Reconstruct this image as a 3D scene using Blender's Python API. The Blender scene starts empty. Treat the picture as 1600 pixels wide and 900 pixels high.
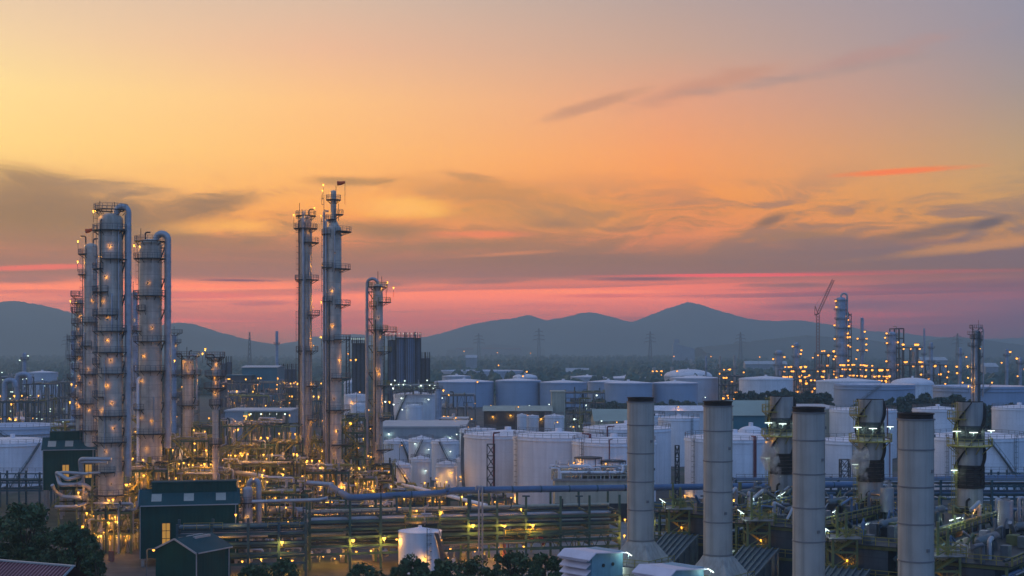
import bpy, math, random
import numpy as np
from mathutils import Vector, Matrix
R = math.radians
SC = bpy.context.scene
COL = SC.collection

# ------------------------------------------------------------------ camera
F, HZ, CX, H = 2200.0, 542.0, 800.0, 40.0        # focal length in photo pixels, horizon row, centre column, eye height
cam = bpy.data.cameras.new('camera')
cam.sensor_width = 36.0
cam.lens = 36.0 * F / 1600.0
cam.shift_y = (HZ - 450.0) / 1600.0
cam.clip_start, cam.clip_end = 1.0, 60000.0
cam_ob = bpy.data.objects.new('camera', cam)
cam_ob.location = (0, 0, H)
cam_ob.rotation_euler = (R(90), 0, 0)
COL.objects.link(cam_ob)
SC.camera = cam_ob

# ------------------------------------------------------------------ exposure
SC.view_settings.view_transform = 'Standard'
SC.view_settings.look = 'None'
SC.view_settings.exposure = 0.0
SC.view_settings.gamma = 1.0
SC.cycles.use_denoising = True
SC.cycles.max_bounces = 5
SC.cycles.diffuse_bounces = 2
SC.cycles.glossy_bounces = 2
SC.cycles.transmission_bounces = 2
SC.cycles.volume_bounces = 0
SC.cycles.transparent_max_bounces = 8
SC.cycles.sample_clamp_indirect = 4.0
SC.cycles.sample_clamp_direct = 0.0
SC.cycles.use_light_tree = True
SC.cycles.volume_max_steps = 96

def lin(c):
    o = []
    for v in c[:3]:
        v = v / 255.0
        o.append(v / 12.92 if v <= 0.04045 else ((v + 0.055) / 1.055) ** 2.4)
    return (*o, 1.0)

# ------------------------------------------------------------------ world: dusk sky with clouds, in true azimuth and elevation
SUN_AZ, SUN_EL = -42.0, 3.0
world = bpy.data.worlds.new('World')
SC.world = world
world.use_nodes = True
NT = world.node_tree
NT.nodes.clear()
def W(t, **k):
    n = NT.nodes.new(t)
    for a, b in k.items(): setattr(n, a, b)
    return n
def lk(a, b): NT.links.new(a, b)
def put(sock, v):
    if hasattr(v, 'is_linked') or hasattr(v, 'links'): lk(v, sock)
    else: sock.default_value = v
def M(op, a, b=0.0, c=None, clamp=False):
    n = W('ShaderNodeMath', operation=op, use_clamp=clamp)
    put(n.inputs[0], a); put(n.inputs[1], b)
    if c is not None: put(n.inputs[2], c)
    return n.outputs[0]
def SS(x, lo, hi, a=0.0, b=1.0):
    n = W('ShaderNodeMapRange', interpolation_type='SMOOTHSTEP')
    put(n.inputs[0], x)
    for i, v in enumerate((lo, hi, a, b)): put(n.inputs[i + 1], v)
    return n.outputs[0]
def LR(x, lo, hi, a=0.0, b=1.0):
    n = W('ShaderNodeMapRange')
    put(n.inputs[0], x)
    for i, v in enumerate((lo, hi, a, b)): put(n.inputs[i + 1], v)
    return n.outputs[0]
def MIX(f, a, b):
    n = W('ShaderNodeMix', data_type='RGBA')
    put(n.inputs[0], f); put(n.inputs[6], a); put(n.inputs[7], b)
    return n.outputs[2]
def RAMP(x, stops):
    n = W('ShaderNodeValToRGB')
    put(n.inputs[0], x)
    e = n.color_ramp.elements
    while len(e) < len(stops): e.new(0.5)
    for i, (p, c) in enumerate(stops): e[i].position = p; e[i].color = c
    return n.outputs[0]
def NOISE(vec, scale, detail=4.0, rough=0.55, dist=0.0):
    n = W('ShaderNodeTexNoise')
    lk(vec, n.inputs['Vector'])
    n.inputs['Scale'].default_value = scale; n.inputs['Detail'].default_value = detail
    n.inputs['Roughness'].default_value = rough; n.inputs['Distortion'].default_value = dist
    return n.outputs[0]
def XYZ(x, y, z=0.0):
    n = W('ShaderNodeCombineXYZ')
    put(n.inputs[0], x); put(n.inputs[1], y); put(n.inputs[2], z)
    return n.outputs[0]
def azel(px, py):
    a = math.atan((px - CX) / F)
    return math.degrees(a), math.degrees(math.atan((HZ - py) / F * math.cos(a)))

tc = W('ShaderNodeTexCoord')
sep = W('ShaderNodeSeparateXYZ'); lk(tc.outputs['Generated'], sep.inputs[0])
AZ = M('MULTIPLY', M('ARCTAN2', sep.outputs[0], sep.outputs[1]), 57.29578)
EL = M('MULTIPLY', M('ARCSINE', sep.outputs[2]), 57.29578)
rows = [542, 500, 470, 440, 400, 350, 300, 240, 160, 80, 0]
SKY = {
    0:    [(160,134,116),(200,134,98),(248,150,66),(253,150,58),(228,146,104),(242,174,118),(251,198,132),(254,214,142),(254,220,154),(242,209,166),(227,199,173)],
    500:  [(156,130,112),(200,132,96),(252,150,60),(255,152,54),(236,143,102),(247,164,104),(253,180,114),(254,191,126),(253,196,139),(236,187,155),(217,187,166)],
    1050: [(142,122,112),(184,126,100),(244,144,70),(238,138,74),(206,138,106),(236,150,98),(246,160,104),(244,164,116),(228,164,135),(202,166,149),(184,163,158)],
    1600: [(112,112,126),(128,116,124),(146,120,116),(156,124,116),(168,131,118),(206,156,110),(200,161,120),(186,158,132),(166,152,149),(153,148,160),(149,148,165)],
}
T = LR(EL, 0.0, 14.0)
cols = []
for x in (0, 500, 1050, 1600):
    cols.append(RAMP(T, [(min(1.0, max(0.0, azel(800, y)[1] / 14.0)), lin(c)) for y, c in zip(rows, SKY[x])]))
xa = [azel(x, HZ)[0] for x in (0, 500, 1050, 1600)]
base = cols[0]
for i in range(3): base = MIX(LR(AZ, xa[i], xa[i + 1]), base, cols[i + 1])
# warped coordinates for wisps
wv = NOISE(XYZ(M('MULTIPLY', AZ, 0.10), M('MULTIPLY', EL, 0.30), 3.1), 1.3, 3.0)
elw = M('ADD', EL, M('MULTIPLY', M('SUBTRACT', wv, 0.5), 2.2))
n1 = NOISE(XYZ(M('MULTIPLY', AZ, 0.15), M('MULTIPLY', elw, 0.72), 1.7), 1.0, 8.0, 0.62, 0.9)
n2 = NOISE(XYZ(M('MULTIPLY', AZ, 0.05), M('MULTIPLY', EL, 1.05), 8.2), 1.0, 4.0, 0.5, 0.2)
n3 = NOISE(XYZ(M('MULTIPLY', AZ, 0.40), M('MULTIPLY', elw, 1.9), 5.0), 1.0, 7.0, 0.65, 1.0)
GREY = RAMP(LR(AZ, -20.0, 20.0), [(0.0, lin((152,127,112))), (0.35, lin((158,130,116))), (0.6, lin((152,128,122))), (1.0, lin((128,122,132)))])
sky = base
# broken wisps between 3 and 7 degrees
band = M('MULTIPLY', SS(EL, 2.6, 3.8), SS(EL, 7.6, 5.2))
wis = M('MULTIPLY', M('MULTIPLY', SS(n1, 0.44, 0.62), band), 0.72)
sky = MIX(wis, sky, GREY)
BR = M('MULTIPLY', M('SUBTRACT', n1, 0.5), 2.0)
BR2 = M('MULTIPLY', M('SUBTRACT', n3, 0.5), 1.6)
def blob(px, py, hw, hh, slope, colour, op, rag=0.8, soft=0.15):
    """a cloud bank at one azimuth and elevation: px/py say where, hw/hh how wide and high (in photo pixels), slope tilts it"""
    global sky
    a0, e0 = azel(px, py)
    k = 57.29578 / F
    da = M('SUBTRACT', AZ, a0)
    du = M('DIVIDE', da, hw * k)
    dv = M('DIVIDE', M('SUBTRACT', M('SUBTRACT', EL, e0), M('MULTIPLY', da, slope)), hh * k)
    r = M('SQRT', M('ADD', M('MULTIPLY', du, du), M('MULTIPLY', dv, dv)))
    r = M('ADD', r, M('MULTIPLY', BR, rag))
    r = M('ADD', r, M('MULTIPLY', BR2, rag * 0.6))
    f = M('MULTIPLY', SS(r, 1.0, soft), op)
    sky = MIX(f, sky, lin(colour) if isinstance(colour, tuple) else colour)
MAUVE, DUSK = (150,126,124), (120,114,128)
blob(60, 335, 330, 78, -0.04, GREY, 0.95, 0.45)
blob(60, 300, 160, 40, -0.15, GREY, 0.6, 0.8)
blob(860, 335, 250, 46, -0.03, (190,146,112), 0.6, 0.9)
blob(40, 275, 120, 26, -0.1, (150,124,108), 0.5, 0.9)
blob(190, 335, 190, 30, 0.0, (148,124,112), 0.5, 0.9)
blob(330, 318, 95, 22, 0.12, (140,120,112), 0.75, 0.9)
blob(300, 378, 330, 22, -0.02, GREY, 0.75, 0.7)
blob(400, 358, 100, 17, 0.0, (250,178,102), 0.6, 0.8)
blob(545, 284, 95, 11, 0.0, (168,134,108), 0.75, 0.8)
blob(760, 300, 200, 34, -0.08, (196,144,108), 0.7, 0.9)
blob(730, 275, 70, 10, -0.1, (165,132,112), 0.5, 1.0)
blob(645, 322, 80, 22, 0.02, (254,188,108), 0.75, 0.8)
blob(610, 362, 130, 24, -0.03, (156,128,114), 0.8, 0.9)
blob(870, 350, 70, 13, -0.05, (160,130,118), 0.75, 1.0)
blob(960, 345, 60, 12, 0.3, (238,160,102), 0.5, 0.9)
# the long grey deck at three degrees
deck = M('MULTIPLY', SS(M('ADD', EL, M('MULTIPLY', M('SUBTRACT', n2, 0.5), 1.1)), 2.45, 2.95), SS(M('ADD', EL, M('MULTIPLY', M('SUBTRACT', n2, 0.5), 1.6)), 4.45, 3.5))
DECK = RAMP(LR(AZ, -20.0, 20.0), [(0.0, lin((160,128,118))), (0.4, lin((156,126,122))), (0.62, lin((146,124,126))), (1.0, lin((130,120,132)))])
sky = MIX(M('MULTIPLY', deck, 0.95), sky, DECK)
blob(420, 400, 260, 12, -0.02, DECK, 0.8, 0.6)
blob(850, 405, 330, 16, 0.02, DECK, 0.8, 0.6)
blob(700, 385, 200, 12, 0.03, (158,130,118), 0.7, 0.8)
blob(50, 418, 150, 6, 0.05, (246,128,90), 0.75, 0.5)
blob(760, 366, 120, 9, 0.0, (240,140,96), 0.75, 0.5)
blob(800, 396, 120, 5, 0.06, (214,146,112), 0.6, 0.6)
blob(1560, 380, 250, 13, 0.10, (206,152,110), 0.75, 0.5)
blob(1480, 358, 170, 14, 0.14, (126,118,124), 0.8, 0.7)
blob(1545, 348, 45, 12, 0.3, (112,110,122), 0.8, 0.7)
blob(1205, 344, 42, 13, 0.28, (130,116,116), 0.85, 0.7)
blob(1250, 368, 130, 12, 0.02, (164,132,114), 0.6, 0.8)
blob(620, 325, 85, 20, 0.02, (255,190,120), 0.6, 0.8)
blob(360, 352, 110, 14, 0.05, (254,186,112), 0.55, 0.8)
blob(150, 290, 160, 16, -0.08, (150,128,120), 0.5, 0.9)
blob(1400, 268, 145, 7, 0.035, (248,134,96), 0.95, 0.35)
blob(930, 163, 120, 14, 0.28, (196,148,128), 0.75, 0.7)
blob(1120, 130, 190, 22, 0.24, (196,146,130), 0.6, 0.9)
blob(1330, 95, 220, 20, 0.2, (182,146,142), 0.6, 0.8)
blob(1250, 120, 240, 12, 0.12, (160,146,146), 0.4, 0.9)
# the glow under the deck, streaked
streak = NOISE(XYZ(M('MULTIPLY', AZ, 0.045), M('MULTIPLY', M('ADD', EL, M('MULTIPLY', AZ, -0.02)), 2.6), 12.0), 1.0, 4.0, 0.5, 0.3)
lowb = M('MULTIPLY', SS(EL, 0.5, 1.0), SS(EL, 2.9, 2.3))
sky = MIX(M('MULTIPLY', M('MULTIPLY', SS(streak, 0.49, 0.60), lowb), 0.85), sky, MIX(LR(AZ, -6.0, 16.0), lin((204,134,98)), lin((128,116,120))))
sky = MIX(M('MULTIPLY', M('MULTIPLY', SS(streak, 0.46, 0.34), lowb), 0.5), sky, MIX(LR(AZ, 2.0, 16.0), lin((255,138,46)), lin((176,122,104))))
blob(1150, 430, 300, 4, 0.0, (248,116,76), 0.85, 0.3)
blob(1000, 436, 125, 5, 0.0, (118,112,122), 0.85, 0.3)
blob(372, 438, 88, 3, -0.005, (120,106,114), 0.85, 0.3)
blob(640, 425, 130, 5, 0.06, (152,124,122), 0.6, 0.5)
blob(1420, 425, 260, 5, 0.0, (176,120,118), 0.7, 0.4)
blob(1340, 455, 200, 6, 0.02, (176,118,116), 0.6, 0.5)
blob(575, 446, 140, 11, 0.05, DECK, 0.9, 0.4)
blob(20, 437, 130, 9, 0.02, DECK, 0.9, 0.4)
blob(760, 440, 120, 7, 0.03, DECK, 0.85, 0.4)
blob(1230, 446, 90, 6, 0.0, DECK, 0.8, 0.5)
blob(860, 478, 150, 5, 0.0, (214,134,104), 0.7, 0.5)
blob(300, 452, 100, 5, 0.0, (255,156,70), 0.7, 0.5)
blob(900, 456, 200, 5, 0.0, (255,156,74), 0.7, 0.5)
blob(415, 474, 80, 6, 0.03, (196,128,104), 0.8, 0.5)
blob(330, 462, 90, 7, 0.0, (226,134,98), 0.8, 0.6)
blob(950, 462, 90, 5, 0.0, (206,128,100), 0.7, 0.5)
blob(1300, 478, 160, 8, 0.02, (150,118,112), 0.8, 0.5)
blob(1420, 462, 300, 42, 0.0, (140,120,122), 0.6, 0.5)
blob(1300, 492, 220, 6, 0.0, (184,122,110), 0.7, 0.4)
blob(1260, 452, 120, 5, 0.0, (190,128,112), 0.7, 0.4)
blob(240, 492, 120, 7, 0.03, (206,136,104), 0.7, 0.5)
blob(760, 492, 120, 6, 0.0, (206,136,104), 0.7, 0.5)
blob(560, 505, 160, 8, 0.0, (196,128,104), 0.7, 0.5)
# away from the sunset: dusk blue overhead and behind
HAZE_D, HAZE_TOP, HAZE_LEN = 2.35e-4, 300.0, 8200.0
HAZE_S = (0.155, 0.215, 0.32)
plen = M('MINIMUM', M('DIVIDE', HAZE_TOP - H, M('MAXIMUM', sep.outputs[2], 0.002)), HAZE_LEN)
TR = M('MAXIMUM', M('EXPONENT', M('MULTIPLY', plen, -HAZE_D)), 0.18)
vs1 = W('ShaderNodeVectorMath', operation='SCALE'); vs1.inputs[0].default_value = HAZE_S; lk(M('SUBTRACT', 1.0, TR), vs1.inputs['Scale'])
vs2 = W('ShaderNodeVectorMath', operation='SUBTRACT'); lk(sky, vs2.inputs[0]); lk(vs1.outputs[0], vs2.inputs[1])
vs3 = W('ShaderNodeVectorMath', operation='SCALE'); lk(vs2.outputs[0], vs3.inputs[0]); lk(M('DIVIDE', 1.0, TR), vs3.inputs['Scale'])
vs4 = W('ShaderNodeVectorMath', operation='MAXIMUM'); lk(vs3.outputs[0], vs4.inputs[0]); vs4.inputs[1].default_value = (0, 0, 0)
sky = vs4.outputs[0]          # the sky above the haze layer, so that it reads as seen through the layer
absaz = M('ABSOLUTE', AZ)
EL90 = LR(EL, 0.0, 90.0)
ZEN = (0.20, 0.35, 0.66, 1)
REAR = RAMP(EL90, [(0.0, (0.26, 0.44, 0.86, 1)), (0.15, (0.26, 0.47, 0.96, 1)), (0.5, (0.21, 0.38, 0.78, 1)), (1.0, ZEN)])
LEFT = RAMP(EL90, [(0.0, (0.78, 0.62, 0.52, 1)), (0.15, (0.72, 0.62, 0.55, 1)), (0.5, (0.30, 0.36, 0.52, 1)), (1.0, ZEN)])
RIGHT = RAMP(EL90, [(0.0, (0.11, 0.26, 0.64, 1)), (0.15, (0.13, 0.31, 0.76, 1)), (0.5, (0.15, 0.31, 0.66, 1)), (1.0, ZEN)])
sidec = MIX(LR(AZ, -40.0, 40.0), LEFT, RIGHT)
BACK = MIX(SS(absaz, 85.0, 165.0), sidec, REAR)
HIGH = M('MAXIMUM', SS(EL, 14.0, 45.0), SS(absaz, 24.0, 80.0))
sky = MIX(HIGH, sky, BACK)
sky = MIX(SS(EL, 0.0, -1.5), sky, (0.03, 0.04, 0.06, 1))
bg1 = W('ShaderNodeBackground'); lk(sky, bg1.inputs[0]); bg1.inputs[1].default_value = 1.0
nish = W('ShaderNodeTexSky', sky_type='NISHITA')
nish.sun_disc = False
nish.sun_elevation = R(SUN_EL); nish.sun_rotation = R(SUN_AZ)
nish.altitude = 40; nish.dust_density = 3.0
bg2 = W('ShaderNodeBackground'); lk(nish.outputs[0], bg2.inputs[0]); bg2.inputs[1].default_value = 0.004
add = W('ShaderNodeAddShader'); lk(bg1.outputs[0], add.inputs[0]); lk(bg2.outputs[0], add.inputs[1])
wout = W('ShaderNodeOutputWorld'); lk(add.outputs[0], wout.inputs[0])

# ------------------------------------------------------------------ the sun, already spent behind the left horizon cloud
sun = bpy.data.lights.new('sun', 'SUN')
sun.energy = 0.55; sun.angle = R(14); sun.color = (1.0, 0.62, 0.46)
sun_ob = bpy.data.objects.new('sun', sun)
COL.objects.link(sun_ob)
sd = Vector((math.sin(R(SUN_AZ)) * math.cos(R(SUN_EL)), math.cos(R(SUN_AZ)) * math.cos(R(SUN_EL)), math.sin(R(SUN_EL))))
sun_ob.rotation_euler = sd.to_track_quat('Z', 'Y').to_euler()

# ------------------------------------------------------------------ photo pixel at a known distance -> place
def X(px, d): return (px - CX) / F * d
def Z(py, d): return H - (py - HZ) / F * d
def G(py): return H * F / (py - HZ)               # distance of the ground seen on row py

# ------------------------------------------------------------------ materials
MATS = {}
def mat(name, col, rough=0.6, metal=0.0, var=0.25, scale=0.35, streak=0.0, band=0.0, bandcol=None, bump=0.0, spec=0.4, rib=0.0, ribaxis=0):
    """procedural paint / metal / concrete: noise mottling, rain streaks, joint lines every `band` metres, ribs"""
    m = bpy.data.materials.new(name); m.use_nodes = True
    nt = m.node_tree; nd = nt.nodes; L = nt.links.new
    b = nd['Principled BSDF']
    b.inputs['Roughness'].default_value = rough; b.inputs['Metallic'].default_value = metal
    b.inputs['Specular IOR Level'].default_value = spec
    t = nd.new('ShaderNodeTexCoord')
    n = nd.new('ShaderNodeTexNoise'); n.inputs['Scale'].default_value = scale; n.inputs['Detail'].default_value = 5
    L(t.outputs['Object'], n.inputs['Vector'])
    r = nd.new('ShaderNodeMapRange'); L(n.outputs[0], r.inputs[0])
    r.inputs[1].default_value = 0.3; r.inputs[2].default_value = 0.7
    r.inputs[3].default_value = 1 - var; r.inputs[4].default_value = 1 + var * 0.5
    fac = r.outputs[0]
    if streak:
        mp = nd.new('ShaderNodeMapping'); mp.inputs['Scale'].default_value = (1.6, 1.6, 0.05)
        L(t.outputs['Object'], mp.inputs[0])
        s = nd.new('ShaderNodeTexNoise'); s.inputs['Scale'].default_value = 0.9; s.inputs['Detail'].default_value = 4
        L(mp.outputs[0], s.inputs['Vector'])
        r2 = nd.new('ShaderNodeMapRange'); L(s.outputs[0], r2.inputs[0])
        r2.inputs[1].default_value = 0.42; r2.inputs[2].default_value = 0.68
        r2.inputs[3].default_value = 1.0; r2.inputs[4].default_value = 1 - streak
        q = nd.new('ShaderNodeMath'); q.operation = 'MULTIPLY'; L(fac, q.inputs[0]); L(r2.outputs[0], q.inputs[1]); fac = q.outputs[0]
    mx = nd.new('ShaderNodeMix'); mx.data_type = 'RGBA'; mx.blend_type = 'MULTIPLY'; mx.inputs[0].default_value = 1
    mx.inputs[6].default_value = (*col, 1); L(fac, mx.inputs[7])
    out = mx.outputs[2]
    if band:
        sx = nd.new('ShaderNodeSeparateXYZ'); L(t.outputs['Object'], sx.inputs[0])
        md = nd.new('ShaderNodeMath'); md.operation = 'PINGPONG'; L(sx.outputs[2], md.inputs[0]); md.inputs[1].default_value = band / 2
        lt = nd.new('ShaderNodeMath'); lt.operation = 'LESS_THAN'; L(md.outputs[0], lt.inputs[0]); lt.inputs[1].default_value = 0.07
        m2 = nd.new('ShaderNodeMix'); m2.data_type = 'RGBA'; L(out, m2.inputs[6])
        fm = nd.new('ShaderNodeMath'); fm.operation = 'MULTIPLY'; L(lt.outputs[0], fm.inputs[0]); fm.inputs[1].default_value = 0.5
        L(fm.outputs[0], m2.inputs[0])
        m2.inputs[7].default_value = (*(bandcol or tuple(c * 0.45 for c in col)), 1)
        out = m2.outputs[2]
    L(out, b.inputs['Base Color'])
    if rib:
        sx = nd.new('ShaderNodeSeparateXYZ'); L(t.outputs['Object'], sx.inputs[0])
        md = nd.new('ShaderNodeMath'); md.operation = 'PINGPONG'; L(sx.outputs[ribaxis], md.inputs[0]); md.inputs[1].default_value = rib
        bp = nd.new('ShaderNodeBump'); bp.inputs['Strength'].default_value = 0.7; bp.inputs['Distance'].default_value = 0.1
        L(md.outputs[0], bp.inputs['Height']); L(bp.outputs[0], b.inputs['Normal'])
    elif bump:
        bp = nd.new('ShaderNodeBump'); bp.inputs['Strength'].default_value = bump; bp.inputs['Distance'].default_value = 0.1
        n2 = nd.new('ShaderNodeTexNoise'); n2.inputs['Scale'].default_value = scale * 6; L(t.outputs['Object'], n2.inputs['Vector'])
        L(n2.outputs[0], bp.inputs['Height']); L(bp.outputs[0], b.inputs['Normal'])
    MATS[name] = m
    return m
def glow(name, col, strength):
    m = bpy.data.materials.new(name); m.use_nodes = True
    nd = m.node_tree.nodes; nd.clear()
    e = nd.new('ShaderNodeEmission'); e.inputs[0].default_value = (*col, 1); e.inputs[1].default_value = strength
    o = nd.new('ShaderNodeOutputMaterial'); m.node_tree.links.new(e.outputs[0], o.inputs[0])
    MATS[name] = m
    return m
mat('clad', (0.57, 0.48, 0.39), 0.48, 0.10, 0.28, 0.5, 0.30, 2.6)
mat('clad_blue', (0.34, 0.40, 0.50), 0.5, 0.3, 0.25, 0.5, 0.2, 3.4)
mat('pipe', (0.38, 0.38, 0.40), 0.42, 0.5, 0.2, 0.8)
mat('pipe_dark', (0.035, 0.06, 0.07), 0.5, 0.3, 0.3, 0.6)
mat('pipe_blue', (0.10, 0.165, 0.27), 0.6, 0.1, 0.2, 0.4)
mat('pipe_red', (0.20, 0.045, 0.05), 0.55, 0.0, 0.3, 0.6)
mat('white', (0.76, 0.78, 0.82), 0.5, 0.0, 0.12, 0.15, 0.13, 2.4, (0.60, 0.62, 0.67))
mat('white_roof', (0.80, 0.74, 0.76), 0.6, 0.0, 0.15, 0.3)
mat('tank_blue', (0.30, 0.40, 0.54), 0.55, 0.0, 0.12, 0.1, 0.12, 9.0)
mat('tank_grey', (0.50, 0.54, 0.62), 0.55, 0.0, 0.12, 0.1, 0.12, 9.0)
mat('steel_green', (0.045, 0.105, 0.08), 0.55, 0.1, 0.3, 0.8)
mat('steel_olive', (0.15, 0.17, 0.07), 0.55, 0.1, 0.3, 0.8)
mat('steel_grey', (0.13, 0.15, 0.16), 0.55, 0.3, 0.3, 0.8)
mat('steel_dark', (0.03, 0.036, 0.04), 0.6, 0.2, 0.3, 0.8)
mat('steel_blue', (0.025, 0.075, 0.095), 0.55, 0.1, 0.3, 0.8)
mat('rail', (0.28, 0.24, 0.06), 0.55, 0.1, 0.25, 0.8)
mat('rail_grey', (0.14, 0.14, 0.15), 0.55, 0.2, 0.25, 0.8)
mat('green_wall', (0.003, 0.055, 0.048), 0.75, 0.0, 0.18, 0.3, 0.15, 0, None, 0, 0.12, 0.35, 0)
mat('green_roof', (0.016, 0.070, 0.078), 0.75, 0.0, 0.18, 0.3, 0, 0, None, 0, 0.12, 0.3, 0)
mat('teal_wall', (0.03, 0.16, 0.20), 0.55, 0.0, 0.15, 0.2)
mat('skylight', (0.42, 0.40, 0.34), 0.4, 0.0, 0.15, 0.5)
mat('trim', (0.32, 0.35, 0.36), 0.5, 0.0, 0.15, 0.5)
mat('concrete', (0.30, 0.28, 0.26), 0.85, 0.0, 0.3, 0.5, 0.25, 0, None, 0.3)
mat('stack', (0.41, 0.38, 0.34), 0.6, 0.0, 0.16, 0.3, 0.30)
mat('stack_ring', (0.20, 0.19, 0.19), 0.6, 0.1, 0.2, 0.5)
mat('soot', (0.022, 0.016, 0.014), 0.85, 0.0, 0.5, 0.9)
mat('hot', (0.34, 0.33, 0.32), 0.5, 0.2, 0.14, 0.4, 0.40)
mat('casing', (0.05, 0.075, 0.10), 0.55, 0.2, 0.25, 0.4, 0.3, 2.4)
mat('louvre', (0.62, 0.58, 0.66), 0.5, 0.0, 0.1, 0.5)
mat('hood_teal', (0.17, 0.36, 0.46), 0.5, 0.0, 0.15, 0.5, 0.2)
mat('cream', (0.42, 0.42, 0.33), 0.7, 0.0, 0.15, 0.3, 0.2)
mat('shed_wall', (0.30, 0.34, 0.38), 0.65, 0.0, 0.15, 0.1, 0.1)
mat('shed_roof', (0.46, 0.46, 0.47), 0.6, 0.0, 0.12, 0.15)
mat('sage_roof', (0.30, 0.36, 0.30), 0.6, 0.0, 0.15, 0.1)
mat('silo', (0.15, 0.20, 0.29), 0.5, 0.3, 0.2, 0.15, 0.25)
mat('roof_rib', (0.34, 0.17, 0.19), 0.5)
mat('red_roof', (0.14, 0.03, 0.04), 0.5, 0.1, 0.3, 0.4, 0, 0, None, 0, 0.5, 0.14, 0)
mat('crane_red', (0.26, 0.10, 0.07), 0.5)
mat('sock', (0.75, 0.10, 0.02), 0.8)
mat('bark', (0.06, 0.045, 0.03), 0.9)
mat('rubber_black', (0.02, 0.02, 0.02), 0.7)
mat('car_white', (0.6, 0.6, 0.62), 0.3)
mat('glass_dark', (0.02, 0.03, 0.04), 0.15)
AMB = (1.0, 0.42, 0.06)
glow('amber', (1.0, 0.42, 0.06), 3.4)
glow('amber_big', (1.0, 0.40, 0.06), 5.0)
glow('amber_far', (1.0, 0.36, 0.05), 3.2)
glow('white_lamp', (0.85, 1.0, 0.92), 2.6)
glow('white_far', (0.75, 1.0, 0.85), 1.6)
POWER = {'amber': (340.0, (1.0, 0.43, 0.05)), 'amber_big': (650.0, (1.0, 0.45, 0.05)), 'white_lamp': (75.0, (0.72, 1.0, 0.86))}
LIGHTS = {}
def shine(parent, p, m, k=1.0):
    """the light that a lamp gives off"""
    if m not in POWER: return
    key = (m, round(k, 2))
    if key not in LIGHTS:
        l = bpy.data.lights.new('lamp_light', 'POINT'); l.energy = POWER[m][0] * k; l.color = POWER[m][1]; l.shadow_soft_size = 0.12; LIGHTS[key] = l
    o = bpy.data.objects.new('lamp_light', LIGHTS[key]); COL.objects.link(o); o.location = p
    if parent: o.parent = parent
glow('win_amber', (1.0, 0.52, 0.12), 0.42)
def leaves(name, c1, c2):
    m = bpy.data.materials.new(name); m.use_nodes = True
    nt = m.node_tree; nd = nt.nodes; b = nd['Principled BSDF']
    b.inputs['Roughness'].default_value = 0.65
    g = nd.new('ShaderNodeNewGeometry')
    mx = nd.new('ShaderNodeMix'); mx.data_type = 'RGBA'
    nt.links.new(g.outputs['Random Per Island'], mx.inputs[0])
    mx.inputs[6].default_value = (*c1, 1); mx.inputs[7].default_value = (*c2, 1)
    nt.links.new(mx.outputs[2], b.inputs['Base Color'])
    MATS[name] = m
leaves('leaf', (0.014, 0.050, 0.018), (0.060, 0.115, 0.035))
leaves('leaf_far', (0.012, 0.055, 0.050), (0.035, 0.095, 0.070))

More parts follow.
